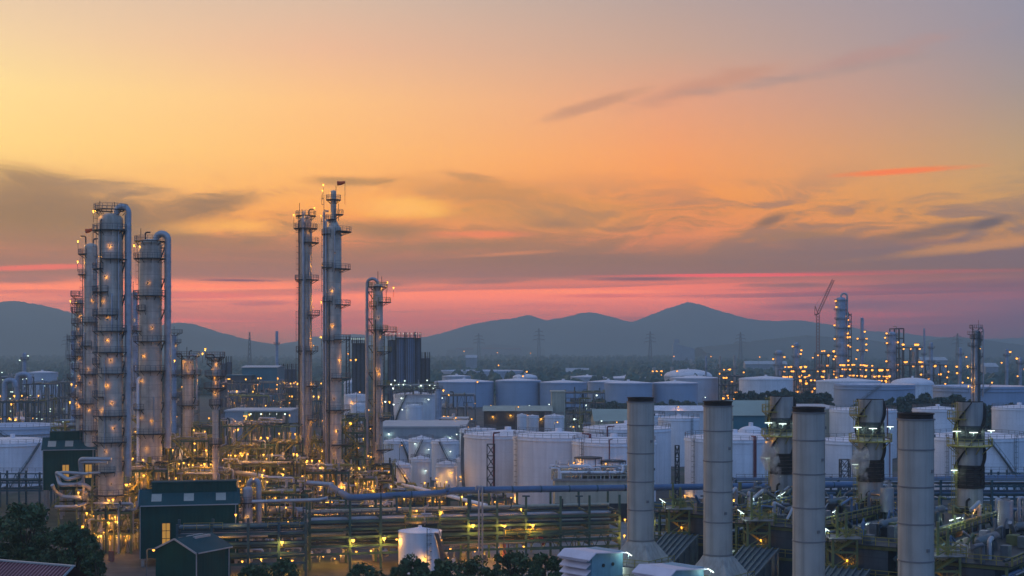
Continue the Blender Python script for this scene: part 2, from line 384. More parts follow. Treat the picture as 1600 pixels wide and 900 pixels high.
# ------------------------------------------------------------------ mesh builder
class MB:
    def __init__(s): s.v = []; s.f = []; s.m = []; s.s = []
    def add(s, vs, fs, mi=0, smooth=False):
        o = len(s.v); s.v.extend(tuple(p) for p in vs)
        for f in fs:
            s.f.append(tuple(i + o for i in f)); s.m.append(mi); s.s.append(smooth)
        return s
    def box(s, c, d, mi=0, rz=0.0):
        hx, hy, hz = d[0] / 2, d[1] / 2, d[2] / 2
        ca, sa = math.cos(rz), math.sin(rz)
        vs = []
        for sz in (-1, 1):
            for sx, sy in ((-1, -1), (1, -1), (1, 1), (-1, 1)):
                a, b = sx * hx, sy * hy
                vs.append((c[0] + a * ca - b * sa, c[1] + a * sa + b * ca, c[2] + sz * hz))
        return s.add(vs, [(3, 2, 1, 0), (4, 5, 6, 7), (0, 1, 5, 4), (1, 2, 6, 5), (2, 3, 7, 6), (3, 0, 4, 7)], mi)
    def b2(s, x0, x1, y0, y1, z0, z1, mi=0):
        return s.box(((x0 + x1) / 2, (y0 + y1) / 2, (z0 + z1) / 2), (abs(x1 - x0), abs(y1 - y0), abs(z1 - z0)), mi)
    def bar(s, p, q, w, h=None, mi=0):
        p, q = Vector(p), Vector(q); h = h or w
        t = (q - p)
        if t.length < 1e-6: return s
        t.normalize()
        up = Vector((0, 0, 1)) if abs(t.z) < 0.95 else Vector((1, 0, 0))
        a = t.cross(up).normalized(); b = a.cross(t).normalized()
        vs = []
        for e in (p, q):
            for i, j in ((-1, -1), (1, -1), (1, 1), (-1, 1)): vs.append(e + a * (i * w / 2) + b * (j * h / 2))
        return s.add(vs, [(3, 2, 1, 0), (4, 5, 6, 7), (0, 1, 5, 4), (1, 2, 6, 5), (2, 3, 7, 6), (3, 0, 4, 7)], mi)
    def tube(s, pts, r, n=8, mi=0, cap=True):
        pts = [Vector(p) for p in pts]
        rs = r if isinstance(r, (list, tuple)) else [r] * len(pts)
        a = None; vs = []; N = len(pts)
        for i, p in enumerate(pts):
            t = (pts[min(i + 1, N - 1)] - pts[max(i - 1, 0)]).normalized()
            if a is None:
                up = Vector((0, 0, 1)) if abs(t.z) < 0.9 else Vector((1, 0, 0))
                a = t.cross(up).normalized()
            else:
                a = (a - t * a.dot(t)).normalized()
            b = t.cross(a)
            for k in range(n):
                q = 2 * math.pi * k / n
                vs.append(p + (a * math.cos(q) + b * math.sin(q)) * rs[i])
        fs = [(i * n + k, i * n + (k + 1) % n, (i + 1) * n + (k + 1) % n, (i + 1) * n + k) for i in range(N - 1) for k in range(n)]
        s.add(vs, fs, mi, True)
        if cap:
            s.add([vs[k] for k in range(n)], [tuple(reversed(range(n)))], mi)
            s.add([vs[(N - 1) * n + k] for k in range(n)], [tuple(range(n))], mi)
        return s
    def lathe(s, prof, c=(0, 0, 0), n=24, mi=0, sharp=True):
        """profile [(r, z)] turned about the vertical through c; each segment has its own ring so that edges stay crisp"""
        for (r0, z0), (r1, z1) in zip(prof, prof[1:]):
            vs = []
            for r, z in ((r0, z0), (r1, z1)):
                for k in range(n):
                    q = 2 * math.pi * k / n
                    vs.append((c[0] + r * math.cos(q), c[1] + r * math.sin(q), c[2] + z))
            s.add(vs, [(k, (k + 1) % n, n + (k + 1) % n, n + k) for k in range(n)], mi, True)
        return s
    def dome(s, r, z, h, c=(0, 0, 0), n=24, k=5, mi=0):
        return s.lathe([(r * math.cos(i / k * math.pi / 2) + 1e-4, z + h * math.sin(i / k * math.pi / 2)) for i in range(k + 1)], c, n, mi)
    def ball(s, c, r, mi=0, n=8, k=5):
        vs = [(c[0], c[1], c[2] - r)]
        for i in range(1, k):
            e = -math.pi / 2 + math.pi * i / k
            for j in range(n):
                q = 2 * math.pi * j / n
                vs.append((c[0] + r * math.cos(e) * math.cos(q), c[1] + r * math.cos(e) * math.sin(q), c[2] + r * math.sin(e)))
        vs.append((c[0], c[1], c[2] + r)); T_ = len(vs) - 1
        fs = [(0, 1 + (j + 1) % n, 1 + j) for j in range(n)]
        for i in range(k - 2):
            fs += [(1 + i * n + j, 1 + i * n + (j + 1) % n, 1 + (i + 1) * n + (j + 1) % n, 1 + (i + 1) * n + j) for j in range(n)]
        fs += [(1 + (k - 2) * n + j, 1 + (k - 2) * n + (j + 1) % n, T_) for j in range(n)]
        return s.add(vs, fs, mi, True)
    def sector(s, r0, r1, z, th, a0, a1, c=(0, 0), mi=0, step=15):
        n = max(2, int(abs(a1 - a0) / step) + 1); full = abs(a1 - a0) >= 359.9
        vs = []
        for k in range(n + 1):
            q = R(a0 + (a1 - a0) * k / n)
            for r, zz in ((r0, z), (r1, z), (r1, z - th), (r0, z - th)): vs.append((c[0] + r * math.cos(q), c[1] + r * math.sin(q), zz))
        fs = []
        for k in range(n):
            for j in range(4): fs.append((k * 4 + j, k * 4 + (j + 1) % 4, (k + 1) * 4 + (j + 1) % 4, (k + 1) * 4 + j))
        if not full: fs += [(3, 2, 1, 0), (n * 4, n * 4 + 1, n * 4 + 2, n * 4 + 3)]
        return s.add(vs, fs, mi)
    def rail(s, pts, h=1.1, w=0.07, closed=False, step=1.8, mi=0):
        pts = [Vector(p) for p in pts]
        if closed: pts = pts + [pts[0]]
        up = Vector((0, 0, h))
        for p, q in zip(pts, pts[1:]):
            s.bar(p + up, q + up, w, w, mi); s.bar(p + up * 0.55, q + up * 0.55, w * 0.8, w * 0.8, mi)
            n = max(1, int((q - p).length / step))
            for k in range(n): s.bar(p.lerp(q, k / n), p.lerp(q, k / n) + up, w, w, mi)
        s.bar(pts[-1], pts[-1] + up, w, w, mi)
        return s
    def arcpts(s, r, z, a0, a1, c=(0, 0), step=18):
        n = max(2, int(abs(a1 - a0) / step) + 1)
        return [(c[0] + r * math.cos(R(a0 + (a1 - a0) * k / n)), c[1] + r * math.sin(R(a0 + (a1 - a0) * k / n)), z) for k in range(n + 1)]
    def ladder(s, p, z0, z1, ang, w=0.5, mi=0, cage=True, t=0.07):
        ca, sa = math.cos(R(ang)), math.sin(R(ang)); tx, ty = -sa, ca
        for k in (-1, 1): s.bar((p[0] + tx * w / 2 * k, p[1] + ty * w / 2 * k, z0), (p[0] + tx * w / 2 * k, p[1] + ty * w / 2 * k, z1), t, t, mi)
        z = z0 + 0.4
        while z < z1:
            s.bar((p[0] - tx * w / 2, p[1] - ty * w / 2, z), (p[0] + tx * w / 2, p[1] + ty * w / 2, z), t * 0.7, t * 0.7, mi); z += 0.9
        if cage and z1 - z0 > 3:
            z = z0 + 2.4
            while z < z1:
                q = [(p[0] - tx * .4, p[1] - ty * .4, z), (p[0] - tx * .4 + ca * .55, p[1] - ty * .4 + sa * .55, z), (p[0] + tx * .4 + ca * .55, p[1] + ty * .4 + sa * .55, z), (p[0] + tx * .4, p[1] + ty * .4, z)]
                for a, b in zip(q, q[1:]): s.bar(a, b, t * .8, t * .8, mi)
                z += 1.4
            for k in (-1, 1): s.bar((p[0] + tx * .4 * k + ca * .55, p[1] + ty * .4 * k + sa * .55, z0 + 2.4), (p[0] + tx * .4 * k + ca * .55, p[1] + ty * .4 * k + sa * .55, z1), t * .6, t * .6, mi)
        return s
    def stair(s, p, q, w, mi=0, rail=True):
        p, q = Vector(p), Vector(q); t = q - p; hz = Vector((t.x, t.y, 0)).normalized(); sd_ = Vector((-hz.y, hz.x, 0)) * (w / 2)
        for k in (-1, 1):
            s.bar(p + sd_ * k, q + sd_ * k, 0.08, 0.28, mi)
            if rail:
                up = Vector((0, 0, 1.0))
                s.bar(p + sd_ * k + up, q + sd_ * k + up, 0.07, 0.07, mi)
                for j in range(5): s.bar((p + sd_ * k).lerp(q + sd_ * k, j / 4), (p + sd_ * k).lerp(q + sd_ * k, j / 4) + up, 0.06, 0.06, mi)
        n = max(3, int(abs(t.z) / 0.35))
        for j in range(n): s.box(tuple(p.lerp(q, (j + .5) / n)), (w if abs(hz.y) > .7 else .28, w if abs(hz.x) > .7 else .28, .05), mi)
        return s
    def build(s, name, mats, parent=None, loc=None):
        me = bpy.data.meshes.new(name)
        me.from_pydata(s.v, [], s.f)
        for k in (mats if isinstance(mats, (list, tuple)) else [mats]): me.materials.append(MATS[k])
        me.polygons.foreach_set('material_index', s.m)
        me.polygons.foreach_set('use_smooth', s.s)
        me.update()
        o = bpy.data.objects.new(name, me); COL.objects.link(o)
        if parent: o.parent = parent
        if loc: o.location = loc
        return o
def tag(o, label=None, cat=None, group=None, kind=None):
    if label: o['label'] = label
    if cat: o['category'] = cat
    if group: o['group'] = group
    if kind: o['kind'] = kind
    return o
def thing(name, label, cat, loc=(0, 0, 0), rz=0.0, group=None):
    o = bpy.data.objects.new(name, None); COL.objects.link(o)
    o.empty_display_size = 1.0
    o.location = loc; o.rotation_euler = (0, 0, rz)
    return tag(o, label, cat, group, 'thing')
def copy_thing(o, loc, label, rz=None):
    c = o.copy(); COL.objects.link(c); c.location = loc; c['label'] = label
    if rz is not None: c.rotation_euler = (0, 0, rz)
    for ch in list(o.children):
        d = ch.copy(); COL.objects.link(d); d.parent = c
        for g in ch.children:
            e = g.copy(); COL.objects.link(e); e.parent = d
    return c
def lamp(parent, p, r=0.2, m='amber', arm=(0, 0, -0.5), pole='steel_dark', name='lamp', k=1.0):
    """a lamp fitting: a short arm, a cap and the bulb that shines"""
    b = MB(); a = Vector(p) + Vector(arm)
    b.bar(a, p, r * 0.35, r * 0.35, 0)
    b.lathe([(r * 1.15, r * 0.55), (r * 0.5, r * 1.25), (0.001, r * 1.3)], p, 8, 0)
    b.ball(p, r, 1, 8, 5)
    shine(parent, (p[0], p[1] - r * .4, p[2] - r * 1.5), m, k)
    return b.build(name, [pole, m], parent)
def elbow(p0, p1, p2, r, n=5):
    """points rounding the corner p1 with radius r"""
    p0, p1, p2 = Vector(p0), Vector(p1), Vector(p2)
    a = p1 + (p0 - p1).normalized() * r; b = p1 + (p2 - p1).normalized() * r
    return [((1 - t) ** 2) * a + 2 * t * (1 - t) * p1 + t * t * b for t in [i / n for i in range(n + 1)]]
def bend(pts, r):
    out = [Vector(pts[0])]
    for a, b, c in zip(pts, pts[1:], pts[2:]): out += elbow(a, b, c, r)
    return out + [Vector(pts[-1])]
# ------------------------------------------------------------------ ground
def ground_mat():
    m = bpy.data.materials.new('ground'); m.use_nodes = True
    nt = m.node_tree; nd = nt.nodes; L = nt.links.new; b = nd['Principled BSDF']; b.inputs['Roughness'].default_value = 0.9
    t = nd.new('ShaderNodeTexCoord')
    def noise(s, d=5):
        n = nd.new('ShaderNodeTexNoise'); n.inputs['Scale'].default_value = s; n.inputs['Detail'].default_value = d
        L(t.outputs['Object'], n.inputs['Vector']); return n.outputs[0]
    def ramp(f, st):
        r = nd.new('ShaderNodeValToRGB'); L(f, r.inputs[0]); e = r.color_ramp.elements
        while len(e) < len(st): e.new(.5)
        for i, (p, c) in enumerate(st): e[i].position = p; e[i].color = (*c, 1)
        return r.outputs[0]
    a = ramp(noise(0.02), [(0.42, (0.05, 0.055, 0.06)), (0.5, (0.085, 0.08, 0.075)), (0.56, (0.02, 0.045, 0.025)), (0.7, (0.07, 0.07, 0.072))])
    c = ramp(noise(0.35), [(0.3, (0.55, 0.55, 0.55)), (0.7, (1.2, 1.2, 1.2))])
    mx = nd.new('ShaderNodeMix'); mx.data_type = 'RGBA'; mx.blend_type = 'MULTIPLY'; mx.inputs[0].default_value = 1
    L(a, mx.inputs[6]); L(c, mx.inputs[7])
    far = ramp(noise(0.004, 6), [(0.4, (0.02, 0.05, 0.03)), (0.6, (0.05, 0.085, 0.05))])
    sx = nd.new('ShaderNodeSeparateXYZ'); L(t.outputs['Object'], sx.inputs[0])
    mr = nd.new('ShaderNodeMapRange'); L(sx.outputs[1], mr.inputs[0]); mr.inputs[1].default_value = 900; mr.inputs[2].default_value = 1300
    m2 = nd.new('ShaderNodeMix'); m2.data_type = 'RGBA'; L(mr.outputs[0], m2.inputs[0]); L(mx.outputs[2], m2.inputs[6]); L(far, m2.inputs[7])
    L(m2.outputs[2], b.inputs['Base Color']); MATS['ground'] = m
ground_mat()
mat('asphalt', (0.055, 0.055, 0.06), 0.85, 0, 0.3, 0.4)
mat('yard', (0.22, 0.21, 0.20), 0.85, 0, 0.35, 0.15, 0, 0, None, 0.3)
mat('hill', (0.045, 0.085, 0.075), 0.9, 0, 0.5, 0.004, 0, 0, None, 0.0)
g = MB(); g.add([(-8900, -300, 0), (8900, -300, 0), (8900, 8100, 0), (-8900, 8100, 0)], [(0, 1, 2, 3)])
tag(g.build('ground', 'ground'), kind='structure')
def sheet(name, pts, z, m):
    b = MB(); b.add([(x, y, z) for x, y in pts], [tuple(range(len(pts)))])
    return tag(b.build(name, m), kind='structure')
sheet('concrete_yard', [(-30, 150), (60, 150), (40, 330), (2, 330)], 0.004, 'yard')
sheet('road', [(-120, 232), (60, 236), (60, 246), (-120, 243)], 0.008, 'asphalt')
sheet('service_road', [(-190, 395), (190, 395), (190, 404), (-190, 404)], 0.008, 'asphalt')
b = MB()
for k in range(12): b.box((-40 + k * 8, 240.2 + k * .12, 0.014), (3, .18, .004))
tag(b.build('road_markings', 'white'), kind='structure')

# ------------------------------------------------------------------ hills
def hills(pts, d, depth, seed, rough=11.0):
    rnd = random.Random(seed)
    xs = [p[0] for p in pts]; ys = [p[1] for p in pts]
    n = 420; m = 16
    px = np.linspace(xs[0], xs[-1], n)
    prof = np.maximum(0.0, H + (HZ - np.interp(px, xs, ys)) * d / F)
    k = np.array([.25, .5, .25]); prof = np.convolve(np.pad(prof, 1, 'edge'), k, 'valid')
    ph = [(rnd.uniform(.004, .05), rnd.uniform(.001, .01), rnd.uniform(0, 6.3), rnd.uniform(.3, 1)) for _ in range(14)]
    V, Fc = [], []
    for j in range(m + 1):
        t = j / m; y = d + (t - 0.5) * depth
        fall = max(0.0, math.sin(math.pi * t)) ** 1.1
        for i in range(n):
            x = (px[i] - CX) / F * d
            w = sum(a * math.sin(px[i] * f1 * (1 + (t - .5) * .6) + (t * 9) + o) for f1, f2, o, a in ph) / 5
            z = prof[i] * fall * (1 + 0.10 * w * abs(t - .5) * 2) + w * rough * fall * 0.5 - (2 if t in (0, 1) else 0)
            if fall > .97: z += rnd.uniform(-.5, .5) * rough * 0.5
            V.append((x, y, z))
    for j in range(m):
        for i in range(n - 1): Fc.append((j * n + i, j * n + i + 1, (j + 1) * n + i + 1, (j + 1) * n + i))
    b = MB(); b.add(V, Fc, 0, True)
    return tag(b.build('hills', 'hill'), kind='structure')
hills([(-700,520),(-400,512),(-200,508),(-100,492),(-40,480),(0,474),(30,470),(62,475),(100,487),(135,496),(170,506),(215,515),(245,511),(275,505),(300,507),(340,519),(390,531),(425,538),(470,540),(560,540),(640,542)], 5600, 1300, 3)
hills([(300,543),(420,541),(460,535),(490,528),(512,524),(560,522),(610,525),(650,528),(684,523),(722,512),(760,504),(800,499),(828,492),(850,500),(870,498),(905,490),(922,487),(945,493),(985,503),(1010,494),(1040,482),(1076,471),(1110,481),(1150,494),(1188,501),(1240,501),(1300,508),(1350,517),(1400,520),(1450,526),(1520,530),(1600,529),(1700,531),(2000,533),(2300,536)], 7000, 1500, 5)
hills([(1090,544),(1150,538),(1200,532),(1262,526),(1300,529),(1352,533),(1400,541),(1430,543)], 4300, 800, 8)
hills([(1400,544),(1440,539),(1465,531),(1490,528),(1515,529),(1545,534),(1570,538),(1600,541),(1660,544)], 4500, 800, 9)
hills([(700,545),(735,543),(752,540.5),(772,538),(800,539),(830,543),(850,545)], 5600, 500, 10, 3.0)

# ------------------------------------------------------------------ air
hz = MB(); hz.b2(-9000, 9000, -400, 8200, -1.0, 300.0)
vm = bpy.data.materials.new('haze'); vm.use_nodes = True
nd = vm.node_tree.nodes; nd.clear()
pv = nd.new('ShaderNodeVolumePrincipled'); pv.inputs['Color'].default_value = (0.57, 0.82, 0.93, 1); pv.inputs['Density'].default_value = HAZE_D
pv.inputs['Anisotropy'].default_value = 0.35
mo = nd.new('ShaderNodeOutputMaterial'); vm.node_tree.links.new(pv.outputs[0], mo.inputs['Volume'])
MATS['haze'] = vm
tag(hz.build('haze', 'haze'), kind='stuff')

# ------------------------------------------------------------------ trees
def leaf_cloud(rnd, clumps, per, size, V, Fc):
    for (c, rr) in clumps:
        for _ in range(per):
            u = rnd.uniform(-1, 1); q = rnd.uniform(0, 6.283); s_ = math.sqrt(1 - u * u); k = rnd.uniform(.55, 1.05)
            p = Vector((c[0] + rr * k * s_ * math.cos(q), c[1] + rr * k * s_ * math.sin(q), c[2] + rr * k * u * .8))
            a = Vector((rnd.gauss(0, 1), rnd.gauss(0, 1), rnd.gauss(0, 1))).normalized()
            b_ = a.cross(Vector((rnd.gauss(0, 1), rnd.gauss(0, 1), rnd.gauss(0, 1)))).normalized()
            s2 = size * rnd.uniform(.6, 1.3); o = len(V)
            V += [tuple(p - a * s2), tuple(p + b_ * s2 * .55), tuple(p + a * s2), tuple(p - b_ * s2 * .55)]
            Fc.append((o, o + 1, o + 2, o + 3))
def tree(label, x, y, h, w, seed, per=110, size=.34, nclump=46, group=None, name='broadleaf_tree', z0=0.0, leafm='leaf', cy=.62, ch=.32):
    rnd = random.Random(seed)
    t = thing(name, label, 'tree', (x, y, z0), 0, group)
    tr = MB(); tr.tube([(0, 0, -.3), (.15, .1, h * .3), (.1, .2, h * .55)], [h * .03 + .05, h * .022 + .03, h * .010], 7)
    clumps = []
    for k in range(nclump):
        u = rnd.uniform(-.8, 1); q = rnd.uniform(0, 6.283); s_ = math.sqrt(max(0, 1 - u * u)); kk = rnd.uniform(.4, 1.15)
        c = (w / 2 * .82 * kk * s_ * math.cos(q), w / 2 * .82 * kk * s_ * math.sin(q), h * cy + u * h * ch)
        clumps.append((c, w * rnd.choice([.06, .08, .10, .13, .17])))
        if k % 5 == 0: tr.tube([(.12, .15, h * .42), (c[0] * .5, c[1] * .5, (h * .45 + c[2]) / 2), c], [.12 + h * .006, .07 + h * .003, .02], 5)
    V, Fc = [], []; leaf_cloud(rnd, clumps, per, size, V, Fc)
    tr.build('trunk', 'bark', t)
    cr = MB(); cr.add(V, Fc); cr.build('crown', leafm, t)
    return t
def tree_at(label, px, ytop, d, wpx, seed, **k):
    return tree(label, X(px, d), d, Z(ytop, d), wpx * d / F, seed, **k)
tree_at('tall dark broadleaf tree at bottom left, above the red roof', 40, 783, 205, 110, 1, per=150, nclump=64)
tree_at('dark round tree right of the tall one, below the big pipes', 112, 818, 200, 105, 2, per=150, nclump=60)
tree_at('dark tree cut by the left frame edge behind the red roof', -18, 792, 212, 90, 3, per=110, nclump=50)
tree_at('low dark tree beside the paved spot under the steel column', 150, 846, 196, 42, 4, per=100, nclump=36)
for i, (px, yt, wd, lb) in enumerate([
    (392, 880, 54, 'round dark bush right of the small green gabled shed'), (440, 876, 52, 'round dark bush under the bright lamp by the pipe rack'),
    (566, 884, 52, 'small dark tree left of the white railed tank'), (640, 872, 50, 'feathery dark tree in front of the white railed tank'),
    (690, 868, 60, 'dark palm like tree at the right foot of the white railed tank'), (742, 872, 62, 'dark tree under the right pair of bright rack lamps'),
    (800, 862, 66, 'tallest dark tree in the row at the bottom centre'), (852, 868, 56, 'dark tree beside the white louvred air intake')]):
    d = 222 - (i % 3) * 5
    tree_at(lb, px, yt, d, wd * 1.35, 20 + i, per=75, nclump=30 + i * 2, size=.34, cy=.5 + .03 * (i % 4), ch=.40, group='trees along the bottom of the picture', name='small_tree')
rnd = random.Random(77)
k = 0
for (x0, x1, yt, d, n) in [(1150, 1215, 612, 640, 8), (1215, 1300, 609, 650, 10), (1335, 1400, 628, 560, 7), (1395, 1500, 616, 600, 12), (1490, 1525, 622, 590, 5), (1530, 1600, 632, 560, 8), (930, 1000, 628, 800, 6), (205, 262, 575, 1000, 7), (1010, 1075, 629, 790, 7)]:
    for i in range(n):
        px = x0 + (x1 - x0) * (i + .5) / n + rnd.uniform(-4, 4); dd = d + rnd.uniform(-14, 14)
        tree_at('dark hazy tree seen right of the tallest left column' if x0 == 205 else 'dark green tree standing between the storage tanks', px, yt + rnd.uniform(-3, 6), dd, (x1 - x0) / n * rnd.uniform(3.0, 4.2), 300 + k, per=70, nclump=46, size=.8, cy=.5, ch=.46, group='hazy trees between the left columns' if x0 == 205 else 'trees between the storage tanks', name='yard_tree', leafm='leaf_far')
        k += 1
# the far wood: one mass of crowns
rnd = random.Random(5)
fb = MB()
def crown(x, y, h, w):
    n, kk = 7, 4; vs = []
    for i in range(kk):
        e = math.pi / 2 * i / kk
        for j in range(n):
            q = 2 * math.pi * j / n + i * .4; s_ = rnd.uniform(.72, 1.2)
            vs.append((x + w / 2 * math.cos(e) * math.cos(q) * s_, y + w / 2 * math.cos(e) * math.sin(q) * s_, h * (.12 + .88 * math.sin(e)) * rnd.uniform(.88, 1.08)))
    vs.append((x, y, h * rnd.uniform(.95, 1.1)))
    fs = [(i * n + j, i * n + (j + 1) % n, (i + 1) * n + (j + 1) % n, (i + 1) * n + j) for i in range(kk - 1) for j in range(n)]
    fs += [((kk - 1) * n + j, (kk - 1) * n + (j + 1) % n, kk * n) for j in range(n)]
    fb.add(vs, fs, 0, False)
cnt = 0
while cnt < 9500:
    y = 1150 * (4.2 ** rnd.random())
    x = rnd.uniform(-.47, .47) * y
    px = CX + x / y * F
    v = math.sin(x * .004 + 1) + math.sin(y * .006 + x * .002) + math.sin(x * .011 - y * .004)
    if y < 1500 and (1180 < px < 1480): continue
    if v < -.9 and rnd.random() < .7: continue
    h = rnd.uniform(7, 15) * (1 + .25 * (v > 1)); crown(x, y, h, rnd.uniform(9, 20)); cnt += 1
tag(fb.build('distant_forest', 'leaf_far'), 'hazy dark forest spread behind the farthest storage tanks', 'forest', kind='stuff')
# ------------------------------------------------------------------ process columns
WL = random.Random(4)
def wall_lamp(parent, p, r, m, q, out):
    """bulkhead lamp that shines back on the shell: bulb, and a curved hood on its outer side"""
    v_ = WL.random(); r *= .65 + .4 * v_; hd = WL.choice([2.1, 2.1, 3.0, 3.4]); out *= WL.uniform(.8, 1.1)
    b = MB(); b.ball(p, r, 1, 8, 5); c, s = math.cos(q), math.sin(q); shine(parent, (p[0] - c * r * 1.5, p[1] - s * r * 1.5, p[2]), m, WL.choice([.015, .03, .05, .075]))
    b.bar((p[0] - c * out, p[1] - s * out, p[2] + r * 1.8), (p[0] + c * r, p[1] + s * r, p[2] + r * 1.8), r * .5, r * .3, 0)
    for a in (-.6, 0, .6):
        e = q + a; b.box((p[0] + math.cos(e) * r * 1.35, p[1] + math.sin(e) * r * 1.35, p[2] + r * (.35 - (hd - 2.1) * .4)), (r * .12, r * .95, r * hd), 0, e)
    return b.build('lamp', ['steel_dark', m], parent)
def column(label, px, d, wpx, ytop, ybase=None, z0=None, rings=(), lamps=(), front_lamps=(), m='clad', dome=True, skirt=True, upipe=None, side_pipes=(), ladder=200, neck=None, vents=(), name='distillation_tower', bands=3.6, lr=.2, railm='rail_grey', sock=None, lm='amber', seg=28, cat='column', group=None):
    """rings: (row, angle from, angle to); angles in degrees, -90 faces the camera, 180 is left. front_lamps: (row, angle)"""
    x = X(px, d); r = wpx * d / F / 2
    if z0 is None: z0 = Z(ybase, d) if ybase else 0.0
    zt = Z(ytop, d) - z0
    t = thing(name, label, cat, (x, d, z0), 0, group)
    s = MB(); h = r * .55
    pr = [(r * 1.0, 0.0), (r, zt - h)]
    s.lathe(pr, n=seg)
    z = bands
    while z < zt - h:
        s.lathe([(r, z), (r + .06, z + .01), (r + .06, z + .18), (r, z + .19)], n=seg); z += bands
    s.dome(r, zt - h, h, n=seg)
    s.build('shell', m, t)
    if skirt:
        k = MB(); k.lathe([(r + .04, 0.02), (r + .04, 5.5), (r, 5.6)], n=seg)
        for q in range(0, 360, 90): k.box(((r + .05) * math.cos(R(q - 60)), (r + .05) * math.sin(R(q - 60)), 1.6), (.7, .7, 1.8), 0)
        k.build('skirt', 'concrete', t)
    if neck:
        nr, ny = neck[0] * d / F / 2, Z(neck[1], d) - z0
        k = MB(); k.lathe([(r * .8, zt - h * .6), (nr, zt + 1.2), (nr, ny)], n=20); k.dome(nr, ny, nr * .7, n=20)
        k.build('neck', m, t)
        topz = ny
    else: topz = zt
    for (yy, a0, a1, *o) in rings:
        z = Z(yy, d) - z0; rr = r
        if neck and z > zt: rr = neck[0] * d / F / 2
        wd = o[0] if o else 1.15
        p = MB(); p.sector(rr + .03, rr + wd, z, .16, a0, a1)
        n = max(2, int(abs(a1 - a0) / 35))
        for j in range(n + 1):
            q = R(a0 + (a1 - a0) * j / n)
            p.bar((rr * math.cos(q), rr * math.sin(q), z - 1.0), ((rr + wd * .9) * math.cos(q), (rr + wd * .9) * math.sin(q), z - .17), .09, .09)
        pl = p.build('platform', 'steel_dark', t)
        full = abs(a1 - a0) >= 359
        b = MB(); pts = b.arcpts(rr + wd - .05, z, a0, a1)
        if not full: pts = [((rr + .1) * math.cos(R(a0)), (rr + .1) * math.sin(R(a0)), z)] + pts + [((rr + .1) * math.cos(R(a1)), (rr + .1) * math.sin(R(a1)), z)]
        b.rail(pts[:-1] if full else pts, 1.1, .07, full)
        b.build('railing', railm, pl)
    # ladders run between neighbouring platforms
    zz = sorted([2.0] + [Z(q[0], d) - z0 for q in rings])
    if ladder is not None and len(zz) > 1:
        l = MB()
        for i, (a, b_) in enumerate(zip(zz, zz[1:])):
            an = ladder + (14 if i % 2 else -14)
            if b_ - a > 1.2: l.ladder(((r + .35) * math.cos(R(an)), (r + .35) * math.sin(R(an)), 0), a, b_ + 1.1, an)
        l.build('ladder', railm, t)
    if upipe:                                    # (pipe width px, apex row, end column px, end row, side)
        pw, ya, pe, ye = upipe[:4]
        pr_ = pw * d / F / 2; xe = X(pe, d) - x; za = Z(ya, d) - z0 - pr_
        x0 = (upipe[4] if len(upipe) > 4 else 0) * d / F
        R_ = abs(xe - x0) / 2
        pts = [(x0, -.2, topz - .3), (x0, -.2, za - R_)]
        for j in range(1, 12): pts.append((x0 + (xe - x0) / 2 * (1 - math.cos(math.pi * j / 12)), -.2, za - R_ + R_ * math.sin(math.pi * j / 12)))
        pts += [(xe, -.2, za - R_), (xe, -.2, Z(ye, d) - z0)]
        b = MB(); b.tube(pts, pr_, 14)
        z = Z(ye, d) - z0 + 3
        while z < za - R_ - 2:
            b.lathe([(pr_, z), (pr_ * 1.12, z + .02), (pr_ * 1.12, z + .3), (pr_, z + .32)], (xe, -.2, 0), 12); z += 5.2
        b.build('vapour_pipe', 'pipe', t)
        b = MB(); z = Z(ye, d) - z0 + 2; sg = 1 if xe > 0 else -1
        while z < min(zt, za - R_):
            b.bar((sg * r * .98, -.2, z - abs(xe) * .28), (xe - sg * pr_, -.2, z + .9), .22, .22); b.bar((sg * r * .98, -.2, z + 1.0), (xe - sg * pr_, -.2, z + 1.0), .22, .22); z += 6.6
        b.build('pipe_bracket', 'steel_dark', t)
    for (ang, y0, y1, w, mm) in side_pipes:
        b = MB(); pr_ = w * d / F / 2; q = R(ang); k0 = r + pr_ + .12; z1 = Z(y1, d) - z0; za = Z(y0, d) - z0
        b.tube(bend([(r * .6 * math.cos(q), r * .6 * math.sin(q), za), (k0 * math.cos(q), k0 * math.sin(q), za), (k0 * math.cos(q), k0 * math.sin(q), z1)], min(.5, pr_ * 1.5 + .1)), pr_, 9)
        b.build('pipe', mm, t)
    for (yy, ang) in front_lamps:
        q = R(ang); k = r + lr * 1.5 + .25; z = Z(yy, d) - z0
        wall_lamp(t, (k * math.cos(q), k * math.sin(q), z), lr * .65, lm, q, k - r)
    for (yy, ang, out) in lamps:                 # lamps on a gooseneck above a platform rail
        q = R(ang); k = r + out; z = Z(yy, d) - z0
        lamp(t, (k * math.cos(q), k * math.sin(q), z), lr, lm, (0, 0, -2.4))
    for (dx, y0, y1, hook) in vents:             # thin masts and vents on the head
        b = MB(); xx = dx * d / F; za, zb = Z(y0, d) - z0, Z(y1, d) - z0
        b.tube(bend([(xx, 0, za), (xx, 0, zb), (xx + hook * d / F, 0, zb)], .5) if hook else [(xx, 0, za), (xx, 0, zb)], .16 if hook else .07, 6)
        b.build('vent_pipe' if hook else 'mast', 'steel_dark', t)
    if sock:
        dx, yy, L_, up = sock
        b = MB(); xx = dx * d / F; z = Z(yy, d) - z0; l = L_ * d / F
        b.lathe([(.05, z - 5), (.05, z + .5)], (xx + (l if l > 0 else 0), 0, 0), 6, 1)
        b.tube([(xx, 0, z), (xx + l * .5, 0, z + .05), (xx + l, 0, z + up)], [.55, .45, .28], 10, 0)
        b.build('windsock', ['sock', 'steel_dark'], t)
    return t
FR = -90
